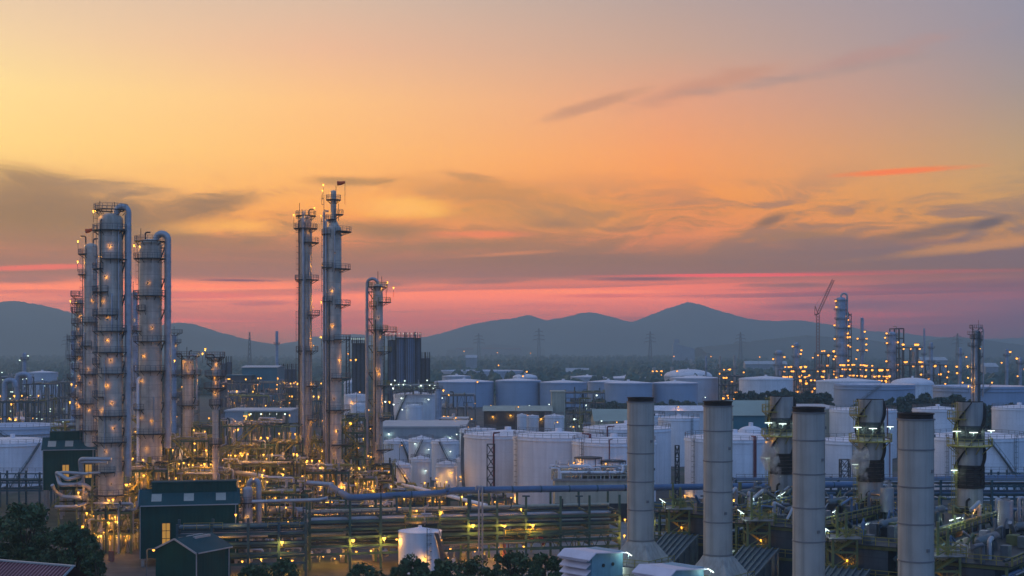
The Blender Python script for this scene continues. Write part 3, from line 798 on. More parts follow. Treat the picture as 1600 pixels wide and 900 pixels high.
# left unit
column('tallest thick grey column of the left cluster with a hooked pipe over its dome', 173, 281, 38, 333, 858,
       rings=[(328, 0, 360, .9), (360, 0, 360), (405, -110, 30), (420, 130, 250), (456, 120, 275), (492, 120, 310), (517, 0, 360), (550, -160, 60), (568, 140, 230), (583, -120, 30), (619, 100, 260), (649, -150, 40), (690, 0, 360), (736, 120, 300), (772, -170, 20)],
       front_lamps=[(386, -78), (402, -125), (434, -95), (471, -110), (497, -88), (532, -90), (563, -75), (602, -90), (629, -70), (668, -62), (704, -95), (754, -72), (640, -120)],
       lamps=[(330, 200, .9), (830, -120, 1.6), (836, -60, 2.2)], upipe=(10.5, 318, 200.5, 744, 9), side_pipes=[(-70, 460, 520, 3, 'pipe'), (-40, 355, 560, 2, 'pipe'), (-120, 345, 480, 2, 'pipe_dark'), (-100, 560, 700, 2.2, 'pipe')],
       vents=[(-17, 345, 314, 0), (6, 333, 316, 0)], ladder=186)
column('second thick grey column of the left cluster, right of the tallest, with hooked pipe', 235, 300, 35, 373, 868,
       rings=[(377, 0, 360, .9), (404, 0, 360), (462, -170, 20), (485, 150, 260, .5), (517, 130, 235), (533, 0, 360), (579, -180, 30), (639, 130, 250), (677, -170, 40), (720, 0, 360)],
       front_lamps=[(443, -85), (512, -68), (556, -110), (595, -120), (657, -70), (700, -95), (652, -120)], lamps=[(383, 190, 1.0)],
       upipe=(10.5, 360, 262.5, 700, 9), side_pipes=[(-140, 590, 760, 4.5, 'white'), (-60, 620, 690, 2, 'pipe')], vents=[(-15, 385, 357, 0), (-8, 378, 363, 8)], ladder=176)
column('slimmer grey column just left behind the tallest left column, with small windsock', 142, 330, 20.5, 380, 760,
       rings=[(397, 120, 250, 1.4), (429, 120, 240, 1.4), (455, -60, 60), (503, 0, 360), (540, 130, 290), (584, -150, 20), (630, 120, 300), (672, 0, 360)],
       front_lamps=[(470, -60), (577, -95), (598, -80), (640, -90)], lamps=[(376, 170, 1.7), (408, 178, 1.6)],
       vents=[(-8, 385, 369, -8), (4, 380, 373, 10)], sock=(-8, 361, 10, .4), side_pipes=[(-30, 400, 640, 2, 'pipe'), (-130, 520, 690, 2, 'pipe')], ladder=200)
column('thin lamp lit column with stacked balconies at the far left of the cluster', 124.5, 340, 11, 468, 770,
       rings=[(462, 90, 280, 1.3), (474, 0, 360, 1.2), (487, 100, 300), (505, 90, 270), (524, 0, 360), (545, 100, 320), (556, 0, 360), (575, 100, 280), (597, -100, 120), (620, 90, 270), (648, 0, 360)],
       front_lamps=[(480, -80), (495, -60), (515, -100), (535, -80), (560, -80), (590, -80), (610, -60), (635, -90)], lamps=[(470, 180, 1.4), (600, 160, 1.5), (628, 180, 1.5)], ladder=180, skirt=False, vents=[(-12, 520, 468, 0)])
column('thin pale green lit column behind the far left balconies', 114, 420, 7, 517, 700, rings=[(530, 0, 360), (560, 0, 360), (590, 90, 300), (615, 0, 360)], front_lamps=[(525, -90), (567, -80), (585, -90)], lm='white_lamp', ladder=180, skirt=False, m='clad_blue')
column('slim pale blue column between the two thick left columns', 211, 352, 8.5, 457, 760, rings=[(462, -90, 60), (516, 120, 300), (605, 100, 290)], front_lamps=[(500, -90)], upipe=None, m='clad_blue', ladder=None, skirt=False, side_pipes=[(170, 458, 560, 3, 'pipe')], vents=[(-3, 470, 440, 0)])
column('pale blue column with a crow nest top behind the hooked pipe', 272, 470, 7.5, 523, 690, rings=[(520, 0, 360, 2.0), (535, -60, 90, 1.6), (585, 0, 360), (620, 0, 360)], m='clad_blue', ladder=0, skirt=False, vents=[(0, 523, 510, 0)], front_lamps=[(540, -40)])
column('short column with lit head and looping pipes left of the small yard frames', 294, 345, 17, 560, 800,
       rings=[(556, 0, 360, 1.5), (585, 0, 360, 1.8), (633, 0, 360, 1.2)], front_lamps=[(565, -120), (566, -60), (572, -90), (578, -75)], lamps=[(552, 0, 2.2), (563, 180, 2), (592, 10, 4.5)],
       upipe=(3, 553, 307.5, 640, 0), vents=[(-2, 560, 542, 0), (-10, 590, 553, -9), (2, 560, 548, 4)], ladder=190, skirt=False)
column('slender lit column with two round balconies standing over the green frame', 336.5, 300, 9.5, 560, 812,
       rings=[(558, 0, 360, 1.4), (568, 60, 200, 1.2), (587, 0, 360, 1.6), (606, 0, 360, 1.8), (632, 0, 360, .7), (693, 0, 360, .7)], front_lamps=[(570, -60), (577, -120), (590, -100), (598, -70), (615, -80)], lamps=[(545, 180, 1.5)],
       vents=[(-2, 562, 554, -11), (6, 562, 558, 6)], side_pipes=[(-20, 575, 640, 2, 'pipe'), (15, 600, 690, 2, 'pipe_dark')], ladder=10, skirt=False)
# centre unit
column('tall slim ribbed column at centre left, shorter of the tall centre pair', 478, 340, 19, 337, 800,
       rings=[(337, 0, 360, 1.0), (357, 90, 270, 1.5), (357, -90, 60, 1.3), (379, -90, 70, 1.7), (437, 90, 260, 1.2), (437, -80, 60, 1.6), (492, -70, 60, 1.9), (548, 100, 260, .9), (548, -80, 50, 1.5), (603, -80, 60, 1.6), (655, -70, 60, 1.6), (712, -60, 60, 1.4)],
       front_lamps=[(364, -55), (480, -20), (600, -20), (540, -15), (660, -25), (745, -60), (690, -100)], lamps=[(336, 10, 2.2), (335, 170, 1.6), (414, 5, 2.4), (471, 10, 2.2), (526, 10, 2.2)],
       side_pipes=[(-100, 333, 770, 5, 'pipe'), (-150, 345, 760, 2.2, 'pipe_dark'), (-55, 400, 745, 2, 'pipe')], vents=[(-10, 340, 317, 0), (5, 340, 327, 7), (-6, 337, 327, 0)], ladder=182)
column('tallest centre column with a narrow neck and an orange windsock on top', 521, 337, 25, 351, 815,
       rings=[(312, 0, 360, 1.1), (335, -60, 90, 1.7), (343, 120, 300, 1.2), (362, -70, 50, 2.4), (366, 120, 260, .9), (420, -75, 50, 2.2), (418, 130, 270, .9), (476, -70, 45, 2.2), (471, 140, 270, .7), (530, -80, 50, 2.2), (532, 130, 280, .7), (590, -90, 45, 2.3), (640, -110, 45, 2.0), (694, -90, 40, 1.8), (733, -100, 30, 1.6)],
       front_lamps=[(396, -75), (455, -95), (509, -90), (563, -35), (622, -80), (673, -60), (709, -80), (752, -100), (690, -70)], lamps=[(297, 170, .8), (288, 172, .6), (325, 190, 2.6), (562, 5, 3.4)],
       neck=(9, 300), upipe=None, side_pipes=[(-135, 345, 790, 3.2, 'pipe'), (-170, 330, 780, 3.2, 'pipe'), (-75, 360, 420, 2, 'pipe'), (-110, 470, 735, 2.2, 'pipe_dark')],
       vents=[(4, 312, 290, 0), (8, 345, 318, 0)], ladder=196, sock=(6, 286.5, 12, .3), railm='rail_grey')
column('shorter centre column with a hooked overhead pipe down its left side', 590.5, 345, 15.5, 443, 810,
       rings=[(448, 0, 360, 1.1), (472, -80, 50, 2.0), (478, 110, 260, .9), (515, 0, 360, 1.3), (518, -60, 30, 3.5), (549, -90, 50, 2.2), (602, -90, 45, 1.8), (652, -80, 40, 1.9), (702, -90, 50, 2.6), (752, -90, 40, 1.8)],
       front_lamps=[(496, -80), (527, -60), (578, -90), (585, -75), (629, -110), (631, -60), (679, -60), (728, -100), (731, -40), (755, -60)], lamps=[(440, 40, 1.6), (628, 5, 1.6), (449, 5, 2.6)],
       upipe=(5, 433, 573.5, 770, 0), side_pipes=[(-60, 560, 760, 2, 'pipe'), (-110, 500, 690, 1.6, 'pipe_dark')], vents=[(6, 445, 432, 0), (0, 440, 424, 0), (13, 475, 449, 0)], ladder=186, railm='rail')
# pipes that loop out of the foot of the tallest left column
t = thing('pipe_loop', 'bundle of shiny grey looping pipes at the foot of the tallest column', 'pipes', (X(130, 276), 276, 0))
for pts, w in [([(46, 717), (-5, 717), (-5, 744), (-22, 749), (-41, 738), (-43, 742), (-34, 757), (2, 757), (12, 766)], 6.5), ([(40, 722), (-2, 722), (-2, 752), (-10, 757)], 4.5),
               ([(-46, 757), (-44, 768), (-34, 777), (0, 777)], 6), ([(-42, 791), (-10, 791), (6, 786), (6, 768)], 5), ([(10, 740), (-30, 738), (-42, 740)], 5), ([(28, 738), (0, 740), (0, 800)], 4), ([(46, 812), (10, 812), (10, 850)], 4)]:
    b = MB(); rr = w * 276 / F / 2
    P3 = [(px * 276 / F, (i % 3) * .9 - .9, Z(py, 276)) for i, (px, py) in enumerate(pts)]
    b.tube(bend(P3, rr * 1.7), rr, 12); b.build('pipe', 'pipe', t)
b = MB()
for xx in (-5.0, -1.4, 1.6):
    b.bar((xx, 0.5, 0), (xx, .5, Z(748, 276)), .28)
    for zz in (Z(760, 276) - .5, Z(780, 276) - .5, Z(795, 276) - .5): b.bar((-5.3, .5, zz), (2.2, .5, zz), .22)
b.build('support', 'steel_olive', t)
lamp(t, (-.5, -1.4, Z(768, 276)), .2); lamp(t, (1.2, -1.6, Z(800, 276)), .2); lamp(t, (3.4, -2, Z(845, 276)), .2)

# ------------------------------------------------------------------ steel process frames
def frame(label, px0, px1, ytop, d, depth, nlev, nbay, m='steel_green', railm='rail', seed=1, npipe=14, nlamp=8, brace=True, z0=0.0, stair=True, lr=.18, lm='amber', name='process_unit', vessels=4, pm=('pipe', 'pipe', 'pipe_dark', 'rail'), group=None, cat='steel frame', t_=.32, decks=True, rails=True):
    rnd = random.Random(seed); cx = (px0 + px1) / 2; x0 = X(px0, d) - X(cx, d); x1 = X(px1, d) - X(cx, d)
    h = Z(ytop, d) - z0
    t = thing(name, label, cat, (X(cx, d), d, z0), 0, group)
    xs = [x0 + (x1 - x0) * i / nbay for i in range(nbay + 1)]; ys = [0, depth]
    lv = [h * (i + 1) / nlev for i in range(nlev)]
    for x in xs:
        for y in ys: MB().bar((x, y, 0), (x, y, h + (1.0 if rnd.random() < .3 else 0)), t_, t_).build('post', m, t)
    for L_ in lv:
        b = MB()
        for y in ys: b.bar((x0 + t_ / 2, y, L_ - .2), (x1 - t_ / 2, y, L_ - .2), t_ * .8, t_ * 1.1)
        for x in xs: b.bar((x, t_ / 2, L_ - .24), (x, depth - t_ / 2, L_ - .24), t_ * .7, t_)
        b.build('beam', m, t)
        if decks and rnd.random() < .85:
            a = rnd.choice([0, 0, .3]); e = rnd.choice([1, 1, .7]); xa, xb = x0 + (x1 - x0) * a, x0 + (x1 - x0) * e
            b = MB(); b.b2(xa, xb, .1, depth - .1, L_ + .02, L_ + .1); b.build('deck', 'steel_dark', t)
            if rails:
                b = MB(); b.rail([(xa, depth, L_ + .1), (xa, -.25, L_ + .1), (xb, -.25, L_ + .1), (xb, depth, L_ + .1)], 1.1, .08); b.build('railing', railm, t)
    if brace:
        for k, x in enumerate(xs[:-1]):
            for j in range(nlev):
                if rnd.random() < .45:
                    za = lv[j - 1] if j else 0; zb = lv[j] - .4; xm = (x + xs[k + 1]) / 2; b = MB()
                    b.bar((x + .1, -.02, za + .1), (xm, -.02, zb), .16); b.bar((xs[k + 1] - .1, -.02, za + .1), (xm, -.02, zb), .16); b.build('brace', m, t)
    if d < 420: npipe, nlamp = int(npipe * 1.7), int(nlamp * 1.35)
    for k in range(npipe):
        L_ = rnd.choice(lv); mm = rnd.choice(pm); r_ = rnd.choice([.09, .12, .16, .22, .3]); b = MB(); y = rnd.uniform(-.6, depth)
        q = rnd.random()
        if q < .45:
            xx = rnd.uniform(x0, x1); z1 = min(h + 1.5, L_ + rnd.uniform(.5, 3)); xe = min(max(xx + rnd.uniform(-6, 6), x0 - 1), x1 + 1)
            b.tube(bend([(xx, y, rnd.choice([0, 0, max(0, L_ - 6)])), (xx, y, z1), (xe, y, z1)], .5), r_, 7)
        elif q < .8:
            xa = rnd.uniform(x0 - .5, x0 + (x1 - x0) * .5); xb = rnd.uniform(xa + (x1 - x0) * .3, x1 + .8); zz = L_ + r_ + .15
            b.tube(bend([(xa, y, zz - rnd.uniform(1, 4)), (xa, y, zz), (xb, y, zz), (xb, y, zz + rnd.choice([-2.5, 1.6]))], .45), r_, 7)
        else:
            xx = rnd.uniform(x0, x1); zz = L_ + .5; b.tube(bend([(xx, -1, zz), (xx, depth * .6, zz), (xx, depth * .6, zz + 2)], .4), r_, 7)
        b.build('pipe', mm, t)
    for k in range(vessels):
        L_ = rnd.choice([0] + lv[:-1] if nlev > 1 else [0, lv[0]]) + .12; xx = rnd.uniform(x0 + .15 * (x1 - x0), x1 - .15 * (x1 - x0)); y = rnd.uniform(.25, .7) * depth; hh = (h / nlev) * rnd.uniform(.45, .7); b = MB()
        if rnd.random() < .5:
            r_ = min(1.2, hh * .3); l_ = min((x1 - x0) * .25, 4.0); b.tube([(xx - l_ / 2 - r_ * .5, y, L_ + r_ + .5), (xx - l_ / 2, y, L_ + r_ + .5), (xx + l_ / 2, y, L_ + r_ + .5), (xx + l_ / 2 + r_ * .5, y, L_ + r_ + .5)], [r_ * .5, r_, r_, r_ * .5], 14)
            for s_ in (-.3, .3): b.box((xx + s_ * l_, y, L_ + .4), (.3, r_ * 1.4, .8))
            b.build('drum', rnd.choice(['pipe', 'clad', 'white']), t)
        else:
            r_ = min(1.0, hh * .25); b.lathe([(r_, L_), (r_, L_ + hh)], (xx, y, 0), 16); b.dome(r_, L_ + hh, r_ * .5, (xx, y, 0), 16, 3); b.build('vessel', rnd.choice(['clad', 'pipe', 'white']), t)
    if stair and nlev > 1:
        b = MB(); dr = 1
        for j in range(nlev - (0 if nlev > 2 else 0)):
            za = lv[j - 1] if j else 0; zb = lv[j]; run = min((zb - za) * 1.1, (x1 - x0) * .8); xa = x0 + .6 if dr > 0 else x0 + .6 + run
            b.stair((xa, -1.0, za + .1), (xa + dr * run, -1.0, zb + .1), .9); dr = -dr
        b.build('stair', railm, t)
    for k in range(nlamp):
        L_ = rnd.choice([1.2] + lv); lamp(t, (rnd.uniform(x0, x1), rnd.uniform(-.7, depth * .5), L_ + rnd.choice([2.2, 2.4, -1.0 if L_ > 2 else 2])), lr * rnd.uniform(.7, 1.25), lm, (0, 0, -1.6), k=rnd.choice([.3, .6, 1.0]))
    return t
frame('green and yellow frame with stair flights under the lit column', 268, 326, 688, 322, 9, 4, 3, seed=11, npipe=30, nlamp=16, vessels=7)
frame('low busy pipe frame between the second left column and the stair frame', 206, 266, 690, 330, 8, 4, 3, 'steel_olive', seed=12, npipe=30, nlamp=18, vessels=7)
frame('lamp lit pipe frame between the thick columns and the green shed roof', 196, 262, 735, 292, 7, 3, 3, 'steel_green', seed=13, npipe=24, nlamp=12, vessels=5)
frame('long green braced frame with wide deck left of the slim centre column', 346, 464, 665, 330, 11, 3, 5, seed=14, npipe=34, nlamp=18, vessels=8)
frame('low yellow railed pipe deck in front of the long braced frame', 352, 470, 727, 312, 9, 2, 5, 'steel_olive', seed=15, npipe=40, nlamp=20, vessels=10, stair=False)
frame('low pipe deck right of the slim centre column foot', 470, 545, 738, 318, 9, 2, 4, 'steel_green', seed=16, npipe=34, nlamp=14, vessels=8, stair=False)
frame('tall dark green cross braced tower between the tallest and shorter centre columns', 534, 570, 655, 343, 8, 7, 2, seed=17, npipe=10, nlamp=6, vessels=2, t_=.45)
frame('small lit platform tower at the right foot of the shorter centre column', 566, 614, 728, 338, 7, 3, 2, 'steel_olive', seed=18, npipe=16, nlamp=7, vessels=3)
frame('upper pipe frame at far left behind the dark green raised shed', 80, 150, 668, 352, 8, 4, 3, 'steel_olive', seed=19, npipe=22, nlamp=9, vessels=4)
frame('lamp lit frame wrapped round the foot of the tallest left column', 128, 208, 775, 288, 8, 3, 3, 'steel_olive', seed=20, npipe=26, nlamp=12, vessels=5, stair=True)
frame('tangled pipe deck behind the green gabled shed roof', 262, 350, 742, 300, 8, 2, 4, 'steel_olive', seed=21, npipe=30, nlamp=12, vessels=8, stair=False)
frame('low lit pipe yard frame behind the left end of the pipe rack', 372, 480, 772, 285, 8, 2, 5, 'steel_green', seed=22, npipe=36, nlamp=12, vessels=10, stair=False)
frame('lit pump row frame behind the rack below the shorter centre column', 490, 612, 792, 296, 7, 2, 5, 'steel_green', seed=23, npipe=30, nlamp=14, vessels=9, stair=False)

for a, c, yt, d, dp, nl, nb, sd, mm, lb in [
    (205, 250, 655, 346, 7, 4, 3, 201, 'steel_green', 'tall dark green frame right behind the second thick left column'),
    (300, 345, 668, 338, 7, 4, 3, 202, 'steel_green', 'tall green frame between the lit head column and the long braced frame'),
    (345, 420, 700, 318, 7, 3, 4, 203, 'steel_olive', 'yellow railed two floor frame before the long braced frame'),
    (410, 466, 694, 322, 7, 3, 3, 204, 'steel_green', 'green frame touching the left side of the slim centre column'),
    (488, 508, 690, 336, 6, 4, 1, 205, 'steel_olive', 'narrow lit frame between the two tall centre columns'),
    (545, 585, 748, 325, 7, 2, 3, 206, 'steel_olive', 'low lit deck at the foot of the dark cross braced tower'),
    (235, 300, 768, 280, 7, 2, 4, 207, 'steel_olive', 'low lit pipe deck just behind the long green shed'),
    (150, 205, 800, 272, 6, 2, 3, 208, 'steel_olive', 'ground level lit deck in front of the tallest left column foot'),
    (395, 470, 758, 296, 6, 2, 4, 209, 'steel_green', 'lit pump deck between the shed drum and the nearer pipe rack'),
    (612, 700, 770, 330, 8, 2, 5, 210, 'steel_blue', 'low blue deck under the short white tanks, behind the blue pipe'),
    (700, 790, 780, 318, 8, 2, 5, 211, 'steel_green', 'low green deck between the rack and the big centre tanks')]:
    frame(lb, a, c, yt, d, dp, nl, nb, mm, seed=sd, npipe=20, nlamp=11, vessels=7, stair=nl > 2, t_=.36)
# ------------------------------------------------------------------ dark green sheds
def shed(label, cx, d, w, dp, z0, hw, hr, rz, name='gabled_shed', monitor=True, windows=(), ends=(), skylights=0, legs=True, vent=False):
    """ridge along local x; local -y is the long wall towards the camera, local -x the gable"""
    t = thing(name, label, 'shed', (cx, d, 0), rz)
    b = MB(); W2, D2 = w / 2, dp / 2
    b.add([(-W2, -D2, z0), (W2, -D2, z0), (W2, D2, z0), (-W2, D2, z0), (-W2, -D2, z0 + hw), (W2, -D2, z0 + hw), (W2, D2, z0 + hw), (-W2, D2, z0 + hw), (-W2, 0, z0 + hr), (W2, 0, z0 + hr)],
          [(0, 1, 5, 4), (2, 3, 7, 6), (3, 2, 1, 0), (0, 4, 8, 7, 3), (1, 2, 6, 9, 5)])
    b.build('wall', 'green_wall', t)
    b = MB(); e = .35; sl = (hr - hw) / D2
    for s in (-1, 1):
        ye = s * (D2 + e); ze = z0 + hw - e * sl + .06
        b.add([(-W2 - e, ye, ze), (W2 + e, ye, ze), (W2 + e, 0, z0 + hr + .06), (-W2 - e, 0, z0 + hr + .06), (-W2 - e, ye, ze + .15), (W2 + e, ye, ze + .15), (W2 + e, 0, z0 + hr + .21), (-W2 - e, 0, z0 + hr + .21)],
              [(0, 1, 2, 3), (7, 6, 5, 4), (0, 4, 5, 1), (1, 5, 6, 2), (3, 7, 4, 0)][:: 1])
    rf = b.build('roof', 'green_roof', t)
    b = MB()
    b.bar((-W2 - e - .06, -D2 - e, z0 + hw - e * sl + .1), (-W2 - e - .06, 0, z0 + hr + .16), .1, .28); b.bar((-W2 - e - .06, D2 + e, z0 + hw - e * sl + .1), (-W2 - e - .06, 0, z0 + hr + .16), .1, .28)
    b.bar((-W2, -D2 - e - .08, z0 + hw - e * sl + .1), (W2, -D2 - e - .08, z0 + hw - e * sl + .1), .16, .18)
    b.bar((-W2 - .04, -D2 - .05, z0), (-W2 - .04, -D2 - .05, z0 + hw), .14); b.bar((W2 - .5, -D2 - .1, z0), (W2 - .5, -D2 - .1, z0 + hw), .14)
    b.build('gutter', 'trim', rf)
    if monitor:
        mb = MB(); mb.b2(-W2 * .78, W2 * .97, -D2 * .27, D2 * .27, z0 + hr - D2 * .27 * sl - .1, z0 + hr + 1.45); mo_ = mb.build('ridge_monitor', 'green_wall', t)
        mb = MB(); mb.b2(-W2 * .79, W2 * .98, -D2 * .32, D2 * .32, z0 + hr + 1.46, z0 + hr + 1.66); mb.build('monitor_roof', 'green_roof', mo_)
    for k in range(skylights):
        fx = -W2 + w * (.16 + .33 * k); y0, y1 = -D2 * .85, -D2 * .35
        zz = lambda y: z0 + hr + y * sl * 1 + .26
        b = MB(); b.add([(fx - .9, y0, zz(y0)), (fx + .9, y0, zz(y0)), (fx + .9, y1, zz(y1)), (fx - .9, y1, zz(y1))], [(0, 1, 2, 3)]); b.build('skylight', 'skylight', rf)
    def win(face, a, za, ww, hh):
        b = MB()
        if face == 'front':
            b.b2(a - ww / 2, a + ww / 2, -D2 - .05, -D2 - .02, z0 + za, z0 + za + hh, 0)
            n = max(1, int(hh / 1.1))
            for j in range(n + 1): b.b2(a - ww / 2, a + ww / 2, -D2 - .10, -D2 - .055, z0 + za + hh * j / n - .05, z0 + za + hh * j / n + .05, 1)
            for s in (-1, 0, 1): b.b2(a + s * ww / 2 - .05, a + s * ww / 2 + .05, -D2 - .13, -D2 - .105, z0 + za, z0 + za + hh, 1)
        else:
            b.b2(-W2 - .05, -W2 - .02, a - ww / 2, a + ww / 2, z0 + za, z0 + za + hh, 0)
            for s in (-1, 1): b.b2(-W2 - .1, -W2 - .055, a + s * ww / 2 - .05, a + s * ww / 2 + .05, z0 + za, z0 + za + hh, 1)
            for j in range(4): b.b2(-W2 - .13, -W2 - .105, a - ww / 2, a + ww / 2, z0 + za + hh * j / 3 - .04, z0 + za + hh * j / 3 + .04, 1)
        b.build('window', ['win_amber', 'steel_dark'], t)
    for w_ in windows: win('front', *w_)
    for w_ in ends: win('end', *w_)
    if legs:
        for i in range(4):
            for s in (-1, 1): MB().b2(-W2 + .4 + (w - .8) * i / 3 - .3, -W2 + .4 + (w - .8) * i / 3 + .3, s * (D2 - .5) - .3, s * (D2 - .5) + .3, 0, z0).build('leg', 'concrete', t)
    if vent:
        for s in (-1, 1):
            b = MB()
            for k in range(7): b.box((-W2 * .1 + k * W2 * .13, s * .75, z0 + hr - .1 + (k % 2) * .02), (W2 * .12, .5, .5), 0)
            b.build('ridge_vent', 'trim', rf)
    return t
shed('dark green shed on concrete legs behind the shiny pipe loops', X(110, 331), 331, 11.6, 8.2, Z(765, 327), Z(702, 327) - Z(765, 327), Z(692, 327) - Z(765, 327) + .9, R(14), windows=[(-.8, 2.6, 1.5, 3.2), (4.3, 2.6, 1.5, 3.2)], ends=[(-1.6, 3, .7, 4.2), (1.6, 3, .7, 4.2)], skylights=2)
shed('long dark green shed with three skylights at the left of the pipe rack', X(297, 262), 262, 17.5, 8.6, Z(872, 257), Z(789, 257) - Z(872, 257), Z(777, 257) - Z(872, 257) + .9, R(12), windows=[(-4.2, 2.2, 1.45, 4.2)], ends=[(-1.8, 2.2, .6, 4.4), (1.5, 2.2, .6, 4.4)], skylights=3)
# the small near shed: gable towards the camera
shed('small dark green gabled shed with pale ridge vents in front of the rack', X(302, 233), 233, 8.5, 8.6, 0.0, Z(863, 228), Z(845, 228), R(90 - 28), monitor=False, legs=False, vent=True)
# red corrugated roof in the bottom left corner
t = thing('red_roofed_house', 'house with a dark red corrugated roof in the bottom left corner', 'house', (X(-34, 158), 158, -1.3), R(-24))
b = MB(); b.b2(-12, 9, 0, 9, 0, 14.0); b.build('wall', 'cream', t)
b = MB(); b.add([(-12.6, -.7, 13.6), (9.6, -.7, 13.6), (9.6, 4.5, 16.6), (-12.6, 4.5, 16.6), (-12.6, 9.7, 13.6), (9.6, 9.7, 13.6)], [(0, 1, 2, 3), (3, 2, 5, 4)]); b.build('roof', 'red_roof', t)
b = MB()
for k in range(44): b.bar((-12.4 + k * .5, -.72, 13.66), (-12.4 + k * .5, 4.4, 16.6), .13, .09)
b.build('roof_rib', 'roof_rib', t)
b = MB(); b.bar((-12.7, 4.5, 16.68), (9.7, 4.5, 16.68), .5, .16); b.bar((9.62, -.7, 13.66), (9.62, 4.5, 16.66), .1, .25); b.build('ridge_cap', 'trim', t)

# ------------------------------------------------------------------ the long pipe rack
def rack(label, posts, d0, d1, ztop, levels, depth=8.0, m='steel_green', name='pipe_rack', pipes=(), topblue=None, seed=1, lamps=(), truss=(), rails=()):
    """posts: photo columns of the front posts; distance runs from d0 at the first to d1 at the last"""
    rnd = random.Random(seed); n = len(posts)
    P = []
    for i, px in enumerate(posts):
        d = d0 + (d1 - d0) * i / (n - 1); P.append((X(px, d), d))
    t = thing(name, label, 'pipe rack', (P[0][0], P[0][1], 0))
    O = Vector((P[0][0], P[0][1], 0)); P = [(x - O.x, y - O.y) for x, y in P]
    ux, uy = P[-1][0] - P[0][0], P[-1][1] - P[0][1]; l = math.hypot(ux, uy); ux, uy = ux / l, uy / l; vx, vy = -uy, ux
    for x, y in P:
        for k in (0, depth): MB().bar((x + vx * k, y + vy * k, 0), (x + vx * k, y + vy * k, ztop), .42).build('post', m, t)
    a, e = P[0], P[-1]
    for z in levels:
        b = MB()
        for x, y in P: b.bar((x + vx * .22, y + vy * .22, z - .25), (x + vx * (depth - .22), y + vy * (depth - .22), z - .25), .3, .42)
        b.build('cross_beam', m, t)
        for k in (0, depth):
            b = MB(); p, q = P[0], P[-1]; e = -.26 if k == 0 else .26
            b.bar((p[0] + vx * (k + e), p[1] + vy * (k + e), z - .7), (q[0] + vx * (k + e), q[1] + vy * (k + e), z - .7), .1, .4)
            b.build('long_beam', m, t)
    for (z, off, r_, mm, s0, s1) in pipes:
        b = MB(); c = z + r_
        p0 = (a[0] + ux * l * s0 + vx * off, a[1] + uy * l * s0 + vy * off, c); p1 = (a[0] + ux * l * s1 + vx * off, a[1] + uy * l * s1 + vy * off, c)
        q = rnd.random()
        pts = [p0, p1]
        if q < .35: pts = bend([(p0[0], p0[1], c - 2.5), p0, p1], .6)
        elif q < .6: pts = bend([p0, p1, (p1[0], p1[1], c + 1.8)], .6)
        b.tube(pts, r_, 9); b.build('pipe', mm, t)
    for (z0, z1, s0, s1) in truss:
        b = MB(); nn = max(3, int((s1 - s0) * l / 2.4))
        g = lambda s, z: (a[0] + ux * l * s - vx * .35, a[1] + uy * l * s - vy * .35, z)
        b.bar(g(s0, z0), g(s1, z0), .2, .28); b.bar(g(s0, z1), g(s1, z1), .2, .28)
        for k in range(nn):
            u, w = s0 + (s1 - s0) * k / nn, s0 + (s1 - s0) * (k + 1) / nn
            b.bar(g(u, z0), g((u + w) / 2, z1), .13); b.bar(g((u + w) / 2, z1), g(w, z0), .13)
        b.build('truss', m, t)
    for (z, s0, s1, mm) in rails:
        b = MB(); g = lambda s, o: (a[0] + ux * l * s + vx * o, a[1] + uy * l * s + vy * o, z)
        b.rail([g(s0, -.3), g(s1, -.3)], 1.1, .08); b.build('railing', mm, t)
    for (s, z, off, r_, mm) in lamps:
        lamp(t, (a[0] + ux * l * s + vx * off, a[1] + uy * l * s + vy * off, z), r_, mm, (0, .6, -.9), 'steel_grey')
    return t
rnd = random.Random(42)
pp = []
for z, rr in [(9.4, .28), (8.0, .3), (6.6, .25), (5.0, .3), (3.6, .22)]:
    for k in range(9):
        if rnd.random() < .28: continue
        r_ = rr * rnd.uniform(.4, 1.3); s0 = rnd.choice([0, 0, 0, .12, .3]); s1 = rnd.choice([1, 1, 1, .82, .66])
        pp.append((z, .4 + k * .86, r_, rnd.choice(['pipe_dark', 'pipe_dark', 'pipe', 'pipe_dark', 'steel_blue', 'cream']), s0, s1))
posts = [484, 547, 595, 641, 687, 732, 777, 822, 876, 921, 968]
def sx(px): return (px - 484) / (968 - 484)
rack('long green multi level pipe rack across the bottom centre', posts, 252, 264, 12.3, [3.5, 4.9, 6.5, 7.9, 9.3], 8.0, pipes=pp, seed=3,
     lamps=[(sx(548), Z(846, 251), -1.1, .33, 'amber_big'), (sx(595), Z(844, 251), -1.1, .33, 'amber_big'), (sx(732), Z(824, 254), -1.1, .30, 'amber_big'), (sx(781), Z(824, 256), -1.1, .27, 'amber_big'), (sx(826), Z(824, 256), -1.1, .30, 'amber_big'),
            (sx(645), Z(801, 252), -.8, .18, 'amber'), (sx(683), Z(804, 252), -.8, .18, 'amber'), (sx(629), Z(783, 252), 2, .2, 'amber'), (sx(811), Z(800, 256), 1, .18, 'amber'), (sx(975), Z(813, 262), -.8, .2, 'amber'), (sx(974), Z(838, 262), -.8, .2, 'amber'), (sx(722), Z(783, 254), 4, .18, 'amber'),
            (.1, 2.2, 3, .2, 'amber'), (.2, 2.5, 5, .2, 'amber'), (.16, 1.8, 9, .2, 'amber'), (.32, 2.0, 5, .2, 'amber'), (.46, 2.2, 6, .2, 'amber'), (.55, 2.4, 5, .22, 'amber'), (.62, 2, 7, .2, 'amber'), (.03, 2, 6, .2, 'amber'), (.38, 2, 9, .2, 'amber'), (.7, 2.4, 5, .2, 'amber')],
     truss=[(2.6, 5.2, .7, 1.0)], rails=[(9.6, 0, .45, 'rail_grey'), (5.2, .62, .74, 'rail')])
